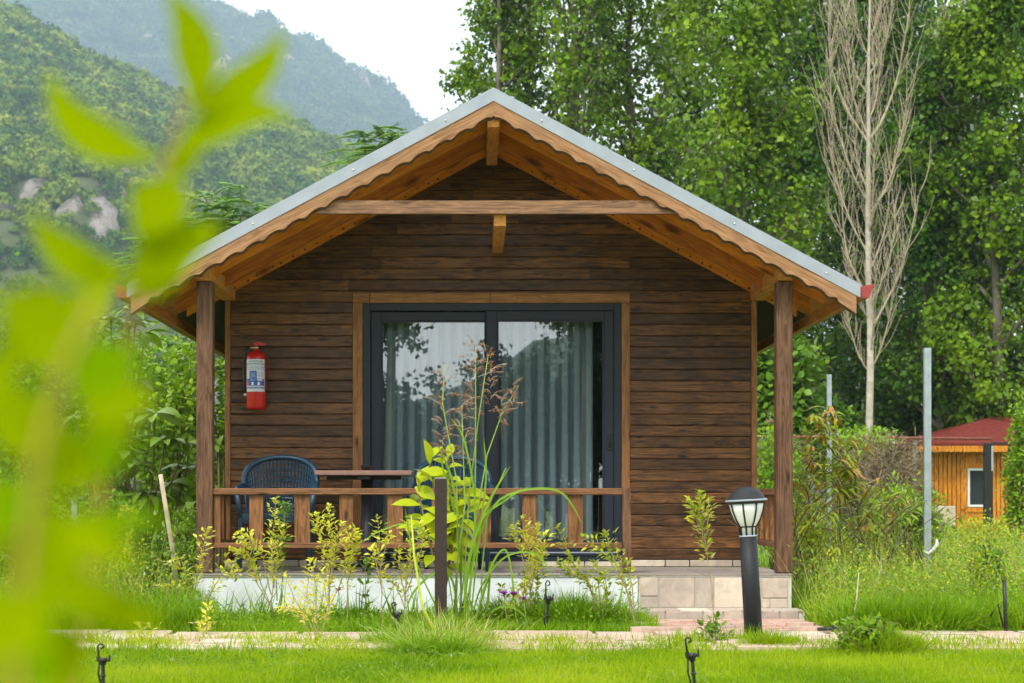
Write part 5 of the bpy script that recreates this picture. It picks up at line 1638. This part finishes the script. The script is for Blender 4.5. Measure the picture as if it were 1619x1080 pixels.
yshrub([[(1129, 1000), (1126, 930), (1118, 880), (1112, 830), (1106, 780)], [(1119, 880), (1110, 840), (1092, 800)], [(1116, 850), (1120, 820), (1122, 790)], [(1113, 830), (1100, 815), (1088, 790)]], 11.8, 'slender sapling with a leafy green tip in front of the steps', L_yelgreen, 13, .05, .9, .45)
yshrub([[(1132, 1022), (1130, 1000), (1135, 975)], [(1128, 1020), (1115, 1000), (1112, 985)], [(1134, 1018), (1140, 1000), (1138, 990)]], 10.9, 'small green weed on the path before the steps', L_mid, 14, .055, .8, .15)
yshrub([[(208, 990), (205, 920), (202, 850), (196, 802)], [(204, 880), (195, 840), (188, 820)], [(203, 870), (212, 830), (210, 805)]], 13.4, 'thin yellow-leaved shrub left of the wooden stake', seed=15, dens=1.2, f0=.45)
yshrub([[(232, 1030), (228, 1010), (222, 985)], [(230, 1030), (240, 1005), (238, 990)], [(228, 1028), (215, 1008), (210, 1000)]], 10.9, 'low yellow weed at the path edge left of the wooden stake', seed=16, dens=.9, f0=.1)
yshrub([[(326, 1010), (328, 985), (330, 960)], [(325, 1010), (321, 995), (318, 985)]], 11.6, 'tiny yellow shrub on the path under the corner shrub', seed=17, dens=.9, f0=.15)
yshrub([[(24, 880), (25, 830), (24, 775)], [(24, 850), (32, 800), (34, 780)]], 14.0, 'yellow sprig by the left edge behind the blurred leaves', seed=18, dens=1.2, f0=.5)
yshrub([[(790, 1000), (795, 970), (800, 945), (790, 925)], [(792, 1000), (806, 975), (812, 955)]], 12.3, 'low yellow-green sprig under the purple flowers', L_yelgreen, 19, .04, .9, .1)
yshrub([[(1545, 1010), (1548, 960), (1540, 910), (1545, 880)], [(1548, 960), (1560, 920), (1562, 890)]], 12.5, 'dull green sapling in the meadow left of the black irrigation pipe', L_yelgreen, 20, .045, .9, .3)

# chartreuse shrub with large leaves, each a leaf of its own
rng = np.random.default_rng(61)
YS = 12.05
cb = P(690, 1005, YS)
cs_ = thing('chartreuse_shrub', 'chartreuse shrub with large pale leaves behind the brown steel post', 'shrub', (cb.x, YS + .15, 0))
mb = MB()
tips = [[(692, 1000), (700, 900), (690, 800), (678, 722)], [(693, 1000), (712, 880), (712, 770), (707, 720)], [(690, 1000), (690, 900), (672, 830), (660, 765)], [(693, 1000), (706, 900), (722, 830), (745, 800)], [(691, 990), (700, 860), (716, 800), (735, 770)]]
protos = []
for k in range(3):
    V, Fq = strips([(0, 0, 0)], [(1, 0, 0)], [(0, 0, 1)], 1.0, .46, -.15 - .22 * k, [.05, .5, .92, 1, .85, .5, .03], fold=.30)
    o = mesh_np('leaf', V, Fq, L_chart, None, loc=(0, 0, 0), smooth=True)
    protos.append(o.data); C.objects.unlink(o); bpy.data.objects.remove(o)
for s in tips:
    pts = [P(a, b, YS + .12 + rng.uniform(-.08, .08)) for a, b in s]; pts[0].z = -.02
    mb.tube(pts, [.012, .010, .007, .004], 6)
    for i in range(17):
        u = .34 + .66 * (i + .5) / 17
        fi = u * 3; j = min(2, int(fi)); p = pts[j].lerp(pts[j + 1], fi - j)
        an = i * 2.4 + rng.uniform(-.4, .4); el = rng.uniform(-.5, .7) if u < .93 else rng.uniform(.6, 1.2)
        d = Vector((math.cos(an) * math.cos(el), math.sin(an) * math.cos(el) * .8, math.sin(el))).normalized()
        zq = Vector((rng.normal(0, .4), -.6, .8)); zq = (zq - d * zq.dot(d)).normalized(); yq = zq.cross(d)
        o = bpy.data.objects.new('leaf', protos[rng.integers(0, 3)])
        link(o, cs_, p)
        o.rotation_mode = 'QUATERNION'; o.rotation_quaternion = Matrix((d, yq, zq)).transposed().to_quaternion()
        sc2 = rng.uniform(.12, .22); o.scale = (sc2, sc2, sc2)
mb.build('stems', M_stem, cs_)


# cane grass with red seed heads
def ribbon(pts, wid, nvec=(0, -1, .3)):
    """a grass blade along a list of points"""
    fine = []
    n = len(pts)
    for i in range(n - 1):
        p0, p1, p2, p3 = pts[max(0, i - 1)], pts[i], pts[i + 1], pts[min(n - 1, i + 2)]
        for k in range(6):
            u = k / 6
            fine.append(0.5 * ((2 * p1) + (p2 - p0) * u + (2 * p0 - 5 * p1 + 4 * p2 - p3) * u * u + (3 * p1 - p0 - 3 * p2 + p3) * u ** 3))
    fine.append(pts[-1])
    V, f = [], []
    N = len(fine)
    for i, p in enumerate(fine):
        tg = (fine[min(N - 1, i + 1)] - fine[max(0, i - 1)]).normalized()
        sd = tg.cross(Vector(nvec)).normalized()
        u = i / (N - 1)
        hw = wid * .5 * min(1, 3.2 * (1 - u) ** .8) * min(1, .5 + 2 * u)
        V += [p - sd * hw, p + Vector((0, 1, -.3)).normalized() * hw * .35, p + sd * hw]
    for i in range(N - 1):
        a = i * 3
        f += [(a, a + 1, a + 4, a + 3), (a + 1, a + 2, a + 5, a + 4)]
    return V, f


YC = 12.15
cg = thing('cane_grass', 'tall cane grass with drooping red seed heads beside the brown steel post', 'grass plant', (P(730, 1000, YC).x, YC - .1, 0))
culms = [[(722, 1010), (735, 900), (742, 780), (757, 660), (772, 560)], [(718, 1010), (724, 880), (722, 760), (700, 640), (702, 575)], [(728, 1010), (746, 860), (770, 720), (795, 650), (820, 610)], [(724, 1010), (750, 850), (752, 720), (752, 620), (752, 545)], [(716, 1010), (722, 900), (735, 800), (732, 700), (730, 640)], [(760, 990), (762, 900), (772, 800), (800, 740)]]
mb = MB()
cp = []
for s in culms:
    pts = [P(a, b, YC - .12 + rng.uniform(-.1, .1)) for a, b in s]; pts[0].z = -.02
    cp.append(pts)
    mb.tube(pts, [.0065, .006, .005, .0038, .0026], 6)
mb.build('culms', M_stemgreen, cg)
blades = [[(735, 985), (738, 900), (770, 800), (808, 735)], [(740, 990), (750, 880), (790, 790), (880, 775), (922, 830)], [(742, 990), (760, 930), (800, 880), (850, 878), (885, 930)], [(722, 990), (700, 880), (650, 830), (600, 840), (570, 860)], [(728, 990), (728, 860), (715, 760), (690, 700)], [(745, 985), (770, 920), (775, 890), (770, 960), (760, 975)], [(730, 985), (752, 840), (800, 790), (835, 770)], [(726, 990), (716, 920), (690, 905), (655, 935), (640, 970)], [(745, 990), (775, 900), (800, 870), (812, 935), (806, 960)], [(732, 990), (722, 830), (700, 740), (700, 700)],
          [(720, 1015), (685, 990), (640, 1000), (610, 1040)], [(715, 1015), (690, 960), (655, 880), (640, 800)], [(735, 1015), (780, 985), (800, 1000), (815, 1050)], [(738, 1010), (790, 960), (830, 975), (840, 1030)], [(728, 1000), (745, 900), (730, 800), (738, 750)], [(736, 1000), (752, 820), (735, 700), (712, 660)], [(742, 1000), (756, 860), (768, 760), (765, 690)]]
for bl in blades:
    y_ = YC - .12 + rng.uniform(-.18, .18)
    pts = [P(a, b, y_) for a, b in bl]
    if bl[0][1] > 970: pts[0].z = -.01
    V, f = ribbon(pts, rng.uniform(.008, .016))
    MB().add(V, f, True).build('blade', G_reed, cg)
# one thick yellow-green reed leaning across in front
pts = [P(430 + 0, 1010, 10.9)] if False else [P(669 + 30, 1030, 10.9), P(668, 960, 10.95), P(655, 880, 11.0), P(650, 815, 11.05)]
pts[0].z = -.01
MB().tube(pts, [.011, .010, .008, .004], 6).build('culm', plain('yellow_reed', (0.45, 0.50, 0.04), rough=.5, var=.1), cg)
heads = [(772, 560, 45), (702, 600, 55), (752, 560, 60), (812, 620, 45), (730, 640, 60), (775, 600, 60), (700, 650, 60), (745, 620, 60), (735, 700, 50), (700, 700, 40), (790, 640, 40)]
B, D, L = [], [], []
mb = MB()
for (hx, hy, hh_) in heads:
    for i in range(13):
        y_ = YC - .12 + rng.normal(0, .05)
        p0 = P(hx + rng.normal(0, 2), hy + hh_ * (i / 13 - .25), y_)
        p1 = p0 + Vector((rng.normal(0, .07), rng.normal(0, .05), rng.uniform(-.02, .07)))
        mb.tube([p0, p0.lerp(p1, .5) + Vector((0, 0, .015)), p1], .0014, 3, smooth=False, caps=False)
        for k in range(12):
            B.append(p0.lerp(p1, rng.uniform(.25, 1)) + Vector(rng.normal(0, .004, 3))); D.append((p1 - p0).normalized() + Vector((rng.normal(0, .5), rng.normal(0, .5), rng.normal(-.2, .5)))); L.append(rng.uniform(.012, .024))
mb.build('seed_stalks', M_twig, cg)
B = np.array([tuple(v) for v in B]); D = np.array([tuple(v) for v in D]); L = np.array(L)
V, Fq = diamonds(B, D, rdir(rng, len(B)), L, L * .28)
mesh_np('seed_head', V, Fq, L_spike, cg)


# flowers
def flower(px, py, Y, label, mat, r, n, seed, pbase=None, cat='flower', double=1, group=None):
    rng = np.random.default_rng(seed)
    c = P(px, py, Y)
    t_ = thing('flower', label, cat, (c.x, Y, 0), group)
    MB().tube([(c.x + .03, Y, -.02), (c.x + .01, Y, c.z * .6), c], [.004, .003, .003], 5).build('stem', M_stemgreen, t_)
    a = rng.uniform(0, 2 * math.pi, n); el = rng.uniform(.0, .9, n)
    D = np.stack([np.cos(a) * np.cos(el), np.sin(a) * np.cos(el), np.sin(el)], 1)
    V, Fq = strips(np.tile(np.array(c), (n, 1)), D, np.tile([0, 0, 1.], (n, 1)), r * rng.uniform(.8, 1.1, n), r * .34, -.1, [.4, 1, .8, .3])
    mesh_np('petals', V, Fq, mat, t_)


flower(797, 940, 11.95, 'left purple flower of the three under the chartreuse shrub', L_petal, .045, 30, 1, group='purple flowers before the plinth')
flower(812, 941, 11.95, 'middle purple flower of the three before the plinth', L_petal, .045, 30, 2, group='purple flowers before the plinth')
flower(828, 948, 11.93, 'smaller right-hand purple flower of the three before the plinth', L_petal, .032, 24, 3, group='purple flowers before the plinth')
flower(335, 948, 12.8, 'tiny magenta flower before the left corner of the plinth', leafmat('magenta_petal', [(0.45, 0.02, 0.28), (0.55, 0.05, 0.36)], .3, 0), .02, 24, 4)
flower(423, 1028, 10.5, 'yellow dandelion at the lawn edge left of the path shrub', L_petaly, .05, 60, 5)
flower(535, 934, 12.3, 'faded orange bloom in the yellow shrub before the plinth', leafmat('orange_petal', [(0.65, 0.30, 0.16), (0.7, 0.4, 0.25)], .3, 0), .045, 22, 6)
flower(1217, 669, 32.3, 'pink hibiscus bloom in the bush right of the porch post', leafmat('pink_petal', [(0.6, 0.35, 0.55), (0.7, 0.45, 0.62)], .3, 0), .12, 20, 7)


# ------------------------------------------------------------------ grass
def grass(name, label, n, xr, yr, h, wd, mat, seed, dens=None, prof=(1, .8, .06), lean=.35, bend=.5, hvar=(.5, 1.25), hfun=None):
    rng = np.random.default_rng(seed)
    xs = rng.uniform(xr[0], xr[1], n) if not callable(xr) else xr(rng, n)
    ys = rng.uniform(yr[0], yr[1], n)
    if xr == 'view':
        pass
    if dens is not None:
        k = np.array([dens(a, c) for a, c in zip(xs, ys)]) > rng.uniform(size=n)
        xs, ys = xs[k], ys[k]
    n = len(xs)
    hs = h * rng.uniform(hvar[0], hvar[1], n)
    if hfun is not None: hs *= np.array([hfun(a, c) for a, c in zip(xs, ys)])
    a = rng.uniform(0, 2 * math.pi, n)
    d = np.stack([rng.normal(0, lean, n), rng.normal(0, lean, n), np.ones(n)], 1)
    nn = np.stack([np.cos(a), np.sin(a), np.zeros(n)], 1)
    V, Fq = strips(np.stack([xs, ys, np.full(n, -.004)], 1), d, nn, hs, wd * rng.uniform(.7, 1.3, n), bend * rng.uniform(.2, 1.2, n), list(prof))
    o = mesh_np(name, V, Fq, mat, loc=(0, float(np.mean(ys)), 0))
    tag(o, label, None, None, 'stuff')
    return o


def viewx(lo, hi, y0, y1):
    return None


pat = lambda a, c, s=.7, o=0: mnoise.noise(Vector((a / s + o, c / s, o)))
grass('lawn', 'short bright lawn in the foreground', 112000, (-3.2, 3.6), (7.9, 10.62), .05, .0062, G_lawn, 1, prof=(1, .05), hfun=lambda a, c: 1 + .45 * pat(a, c))
grass('lawn', 'short bright lawn in the foreground', 24000, (-6, 6), (4.5, 10.3), .045, .007, G_lawn, 2, prof=(1, .05))
grass('meadow_grass', 'longer grass fringing the path', 22000, (-3.6, 3.9), (10.2, 11.15), .10, .006, G_lawn, 3, dens=lambda a, c: .35 + .9 * pat(a, c, .35, 4), hfun=lambda a, c: 1 + .5 * pat(a, c, .4))
grass('dry_grass', 'scattered dry blades in the lawn', 7000, (-3.2, 3.6), (7.9, 10.6), .055, .005, G_dry, 9, lean=.6, dens=lambda a, c: .3 + 1.2 * pat(a, c, .6, 8))
grass('meadow_grass', 'grass strip between the path and the white plinth', 30000, (-3.6, 1.22), (11.82, 13.28), .10, .0062, G_tall, 4, lean=.3, hfun=lambda a, c: 1 + .6 * pat(a, c, .5, 2))


def tuft(name, label, px, py, rpx, n, h, wd, mat, seed, lean=.5, bend=.7):
    rng = np.random.default_rng(seed)
    p = G(px, py); r = rpx / F * p.y
    q = rng.normal(0, .45, (n, 2))
    xs, ys = p.x + q[:, 0] * r, p.y + q[:, 1] * r * .8
    d = np.stack([q[:, 0] * lean + rng.normal(0, .22, n), q[:, 1] * lean + rng.normal(0, .22, n), np.ones(n)], 1)
    V, Fq = strips(np.stack([xs, ys, np.full(n, -.01)], 1), d, d * np.array([1, 1, 0]) + rng.normal(0, .2, (n, 3)), h * rng.uniform(.45, 1.15, n), wd, bend * rng.uniform(.1, 1.2, n), [1, .9, .65, .05])
    o = mesh_np(name, V, Fq, mat, loc=(p.x, p.y, 0))
    tag(o, label, 'grass tuft', 'grass tufts round the porch')
    return o


tuft('grass_tuft', 'messy grass tuft round the foot of the brown steel post', 700, 1012, 65, 1500, .21, .0065, G_tall, 1, .7)
o = tuft('dry_grass_tuft', 'dry straw blades mixed into the tuft at the brown steel post', 710, 1026, 85, 420, .30, .005, G_dry, 2, .8)
tuft('grass_tuft', 'low spreading grass tuft at the lawn edge under the brown steel post', 690, 1034, 95, 1700, .22, .006, G_tall, 10, .9, 1.3)
tuft('grass_tuft', 'loose grass tuft on the path left of the brown steel post', 630, 1022, 60, 900, .19, .006, G_tall, 11, .8, 1.2)
tuft('grass_tuft', 'dense dark grass tuft right of the purple flowers', 905, 992, 75, 3200, .30, .006, G_tall, 3, .55)
tuft('grass_tuft', 'grass tuft under the purple flowers', 800, 990, 55, 1800, .24, .006, G_tall, 4, .6)
tuft('grass_tuft', 'grass tuft at the lawn edge beside the low broad weed', 1395, 1035, 60, 2000, .20, .006, G_lawn, 5, .6)
tuft('grass_tuft', 'round grass tuft in front of the plinth below the table', 560, 985, 40, 900, .18, .006, G_tall, 6, .5)
tuft('grass_tuft', 'grass tuft at the right end of the lawn path, near the lamp foot', 1215, 1026, 40, 900, .14, .006, G_lawn, 7, .6)
tuft('grass_tuft', 'spiky grass tuft in front of the tall galvanised post', 1470, 1000, 70, 1900, .30, .008, G_tall, 8, .6)
tuft('grass_tuft', 'grass tuft left of the tall galvanised post under the dead stems', 1400, 998, 60, 1700, .30, .008, G_tall, 9, .6)


def field(label, px0, px1, y0, y1, n, h, wd, mat, seed, lean=.3, bend=.6, power=1.6, hfun=None):
    """meadow over the wedge between two sight lines"""
    rng = np.random.default_rng(seed)
    ys = y0 + (y1 - y0) * rng.uniform(0, 1, n) ** power
    xs = (rng.uniform(px0, px1, n) - CX) / F * ys
    k = ~((xs > -2.2) & (xs < 2.42) & (ys > 13.0) & (ys < 20.6)) & ~((xs > lx0 - .08) & (xs < lx1 + .02) & (ys < 13.3))
    xs, ys = xs[k], ys[k]; n = len(xs)
    hs = h * rng.uniform(.45, 1.2, n) * (1 + .55 * np.array([pat(a, c, 1.1, seed) for a, c in zip(xs, ys)]))
    a = rng.uniform(0, 2 * math.pi, n)
    d = np.stack([rng.normal(0, lean, n), rng.normal(0, lean, n), np.ones(n)], 1)
    V, Fq = strips(np.stack([xs, ys, np.full(n, -.01)], 1), d, np.stack([np.cos(a), np.sin(a), np.zeros(n)], 1), hs, wd * (ys / 14) ** .7, bend * rng.uniform(.1, 1.3, n), [1, .85, .06])
    o = mesh_np('meadow_grass', V, Fq, mat, loc=(0, float(ys.mean()), 0))
    tag(o, label, None, None, 'stuff')


field('tall green meadow grass right of the cabin', 1235, 2150, 11.9, 36, 66000, .32, .009, G_tall, 31)
field('pale dry stems in the meadow right of the cabin', 1245, 1700, 12.6, 26, 2800, .66, .005, G_dry, 32, .22, .35)
field('meadow grass left of the cabin', -420, 330, 11.9, 30, 42000, .30, .009, G_tall, 33)
field('pale dry stems left of the cabin', -80, 310, 12.4, 22, 1800, .55, .006, G_dry, 34, .25, .4)
field('grass behind and beside the porch', 250, 1250, 12.5, 45, 9000, .34, .011, G_tall, 35)


def herbs(label, px0, px1, y0, y1, n, h, ls, mat, seed, power=1.5):
    """small broad-leaved weeds among the grass"""
    rng = np.random.default_rng(seed)
    m_ = n // 26
    yc = y0 + (y1 - y0) * rng.uniform(0, 1, m_) ** power
    xc = (rng.uniform(px0, px1, m_) - CX) / F * yc
    k = ~((xc > -2.3) & (xc < 2.5) & (yc > 13.0) & (yc < 20.6)) & ~((xc > lx0 - .12) & (xc < lx1 + .06) & (yc < 13.4))
    xc, yc = xc[k], yc[k]; m_ = len(xc)
    hc = h * rng.uniform(.35, 1.3, m_) * (1 + .6 * np.array([pat(a, c, 1.4, seed) for a, c in zip(xc, yc)]))
    i = np.repeat(np.arange(m_), 26); N = len(i)
    u = rng.uniform(.1, 1, N)
    r = .10 * hc[i] / h
    pos = np.stack([xc[i] + rng.normal(0, 1, N) * r * (.5 + u * .5), yc[i] + rng.normal(0, 1, N) * r * (.5 + u * .5), hc[i] * u], 1)
    d = rdir(rng, N) + np.array([0, 0, .2])
    L = ls * rng.uniform(.6, 1.3, N) * (yc[i] / 14) ** .5
    V, Fq = diamonds(pos, d, norm(rng.normal(0, .5, (N, 3)) + np.array([0, -.2, 1])), L, L * rng.uniform(.3, .6, N))
    o = mesh_np('meadow_herbs', V, Fq, mat, loc=(0, float(yc.mean()), 0))
    tag(o, label, None, None, 'stuff')


herbs('leafy weeds among the meadow grass right of the cabin', 1240, 1720, 12.2, 30, 50000, .40, .034, L_light, 41)
herbs('yellowish weeds among the meadow grass right of the cabin', 1250, 1720, 12.4, 26, 20000, .48, .030, L_yelgreen, 42)
herbs('leafy weeds among the grass left of the cabin', -60, 310, 12.4, 26, 30000, .42, .036, L_mid, 43)
herbs('yellowish weeds among the grass left of the cabin', -60, 300, 12.4, 22, 11000, .45, .030, L_yelgreen, 44)
herbs('low weeds in the grass strip before the plinth', 250, 1000, 11.9, 13.0, 5200, .13, .03, L_light, 45, 1.0)
herbs('clover and low weeds in the lawn', 0, 1619, 8.8, 10.5, 5200, .05, .022, L_mid, 46, 1.0)
rng = np.random.default_rng(77)
for (pa, pb, lab) in (((1345, 1000), (1358, 905), 'pale dry stalk in the meadow beneath the reddening saplings'), ((1425, 968), (1385, 880), 'pale dry stalk leaning left before the tall galvanised post'), ((1372, 975), (1392, 900), 'pale dry stalk beside the leaning one')):
    a = G(*pa); b2 = P(*pb, a.y)
    o = MB().tube([a, a.lerp(b2, .5) + Vector((.01, 0, 0)), b2], [.007, .006, .003], 5).build('dry_stalk', M_stake)
    tag(o, lab, 'stalk', 'dry stalks in the meadow')

# ------------------------------------------------------------------ the young shoot close to the camera
def fore_plant(label, stems, leaves, seed):
    rng = np.random.default_rng(seed)
    b0 = P(*stems[0][0][:2], stems[0][0][2])
    t_ = thing('young_shoot', label, 'plant', (b0.x, b0.y, 0), None)
    mb = MB()
    for s in stems:
        pts = [P(*q) for q in s]
        if s is stems[0]: pts = [Vector((pts[0].x, pts[0].y, -.03)), pts[0].lerp(Vector((pts[0].x, pts[0].y, 0)), .5)] + pts
        mb.tube(pts, [max(.0009, .0022 * (1 - .65 * i / len(pts))) for i in range(len(pts))], 7)
    mb.build('stem', plain('reddish_young_stem', (0.42, 0.26, 0.03), rough=.5, var=.2), t_)
    for (ax, ay, bx_, by_, wpx, Y, bd) in leaves:
        if Y < .7: wpx *= .80; Y += rng.uniform(-.01, .20)
        a = P(ax, ay, Y); b_ = P(bx_, by_, Y + rng.uniform(-.02, .03))
        d = b_ - a; L = d.length
        # the blade faces the eye more or less, its midrib curving sideways
        face = Vector((rng.normal(0, .25), -1, rng.uniform(.1, .5))).normalized()
        pp = d.normalized().cross(face).normalized()
        prof = [.10, .40, .74, .96, 1, .92, .76, .54, .28, .03]
        V, Fq = [], []
        for k, w_ in enumerate(prof):
            u = k / (len(prof) - 1)
            c = a + d * u + pp * (bd * 4 * u * (1 - u) * L * .6) + face * (.10 * L * u * u)
            tg = (d + pp * (bd * 4 * (1 - 2 * u) * L * .6)).normalized()
            sd = tg.cross(face).normalized(); hw = wpx / F * Y * .58 * w_
            V += [c - sd * hw + face * hw * .25, c, c + sd * hw + face * hw * .25]
        for k in range(len(prof) - 1):
            q = k * 3
            Fq += [(q, q + 1, q + 4, q + 3), (q + 1, q + 2, q + 5, q + 4)]
        V = np.array([tuple(q) for q in V])
        mesh_np('leaf', V, Fq, L_fore2 if (Y < .7 and rng.uniform() < .5) else L_fore, t_, smooth=True)


fore_plant('blurred yellow-green shoot rising close to the camera at the left, in front of the hills',
           [[(120, 1100, .93), (170, 700, .93), (215, 470, .93), (255, 300, .93), (285, 180, .93), (305, 110, .93)]],
           [(304, 170, 256, -14, 62, .92, .24), (298, 172, 448, 54, 58, .92, .22), (258, 250, 78, 122, 64, .92, -.30), (272, 252, 472, 198, 60, .93, -.28), (272, 275, 212, 378, 84, .92, -.14), (262, 285, 330, 238, 40, .94, -.2), (215, 420, 262, 330, 44, .94, .2), (205, 440, 130, 400, 40, .92, -.2), (262, 290, 300, 268, 60, .92, .1), (200, 450, 50, 345, 62, .92, -.2), (205, 455, 350, 365, 74, .92, -.15), (196, 470, 300, 385, 60, .93, .1), (175, 440, 120, 560, 60, .9, .1)], 1)
fore_plant('strongly blurred leafy shoot nearest the camera at the lower left edge',
           [[(20, 1110, .58), (40, 900, .58), (60, 720, .58), (110, 560, .58), (160, 470, .58)]],
           [(150, 520, -10, 470, 130, .56, -.1), (150, 540, 20, 580, 120, .56, .1), (120, 600, 250, 640, 120, .57, .12), (110, 620, 230, 560, 110, .57, -.1), (90, 700, -20, 640, 130, .56, -.1), (80, 730, 200, 705, 110, .57, .1), (70, 800, 235, 900, 80, .58, .12), (70, 820, 60, 1010, 100, .56, -.08), (70, 860, 280, 830, 60, .6, -.12), (60, 900, 280, 990, 80, .58, .10), (60, 940, -30, 1060, 150, .55, .1), (50, 760, -30, 880, 120, .55, .1), (70, 980, 110, 1110, 120, .55, -.1), (100, 660, 150, 780, 90, .57, .1), (60, 780, 170, 760, 70, .58, -.15), (30, 560, -30, 700, 120, .55, .1), (20, 480, 120, 590, 110, .6, .12), (10, 640, 110, 690, 110, .6, -.1), (0, 760, 90, 830, 100, .58, .1), (30, 880, 130, 960, 110, .6, -.1), (10, 980, 90, 1080, 130, .58, .1), (120, 700, 60, 800, 110, .62, .1), (150, 620, 215, 700, 90, .62, .1), (20, 830, 60, 940, 110, .6, -.08)], 2)

# ------------------------------------------------------------------ trees behind the photographer, which the glass mirrors
tree(CX - 1.5 / 1 * F / 14 * 1.0, 14, 1, 1, '', nleaf=1) if False else None


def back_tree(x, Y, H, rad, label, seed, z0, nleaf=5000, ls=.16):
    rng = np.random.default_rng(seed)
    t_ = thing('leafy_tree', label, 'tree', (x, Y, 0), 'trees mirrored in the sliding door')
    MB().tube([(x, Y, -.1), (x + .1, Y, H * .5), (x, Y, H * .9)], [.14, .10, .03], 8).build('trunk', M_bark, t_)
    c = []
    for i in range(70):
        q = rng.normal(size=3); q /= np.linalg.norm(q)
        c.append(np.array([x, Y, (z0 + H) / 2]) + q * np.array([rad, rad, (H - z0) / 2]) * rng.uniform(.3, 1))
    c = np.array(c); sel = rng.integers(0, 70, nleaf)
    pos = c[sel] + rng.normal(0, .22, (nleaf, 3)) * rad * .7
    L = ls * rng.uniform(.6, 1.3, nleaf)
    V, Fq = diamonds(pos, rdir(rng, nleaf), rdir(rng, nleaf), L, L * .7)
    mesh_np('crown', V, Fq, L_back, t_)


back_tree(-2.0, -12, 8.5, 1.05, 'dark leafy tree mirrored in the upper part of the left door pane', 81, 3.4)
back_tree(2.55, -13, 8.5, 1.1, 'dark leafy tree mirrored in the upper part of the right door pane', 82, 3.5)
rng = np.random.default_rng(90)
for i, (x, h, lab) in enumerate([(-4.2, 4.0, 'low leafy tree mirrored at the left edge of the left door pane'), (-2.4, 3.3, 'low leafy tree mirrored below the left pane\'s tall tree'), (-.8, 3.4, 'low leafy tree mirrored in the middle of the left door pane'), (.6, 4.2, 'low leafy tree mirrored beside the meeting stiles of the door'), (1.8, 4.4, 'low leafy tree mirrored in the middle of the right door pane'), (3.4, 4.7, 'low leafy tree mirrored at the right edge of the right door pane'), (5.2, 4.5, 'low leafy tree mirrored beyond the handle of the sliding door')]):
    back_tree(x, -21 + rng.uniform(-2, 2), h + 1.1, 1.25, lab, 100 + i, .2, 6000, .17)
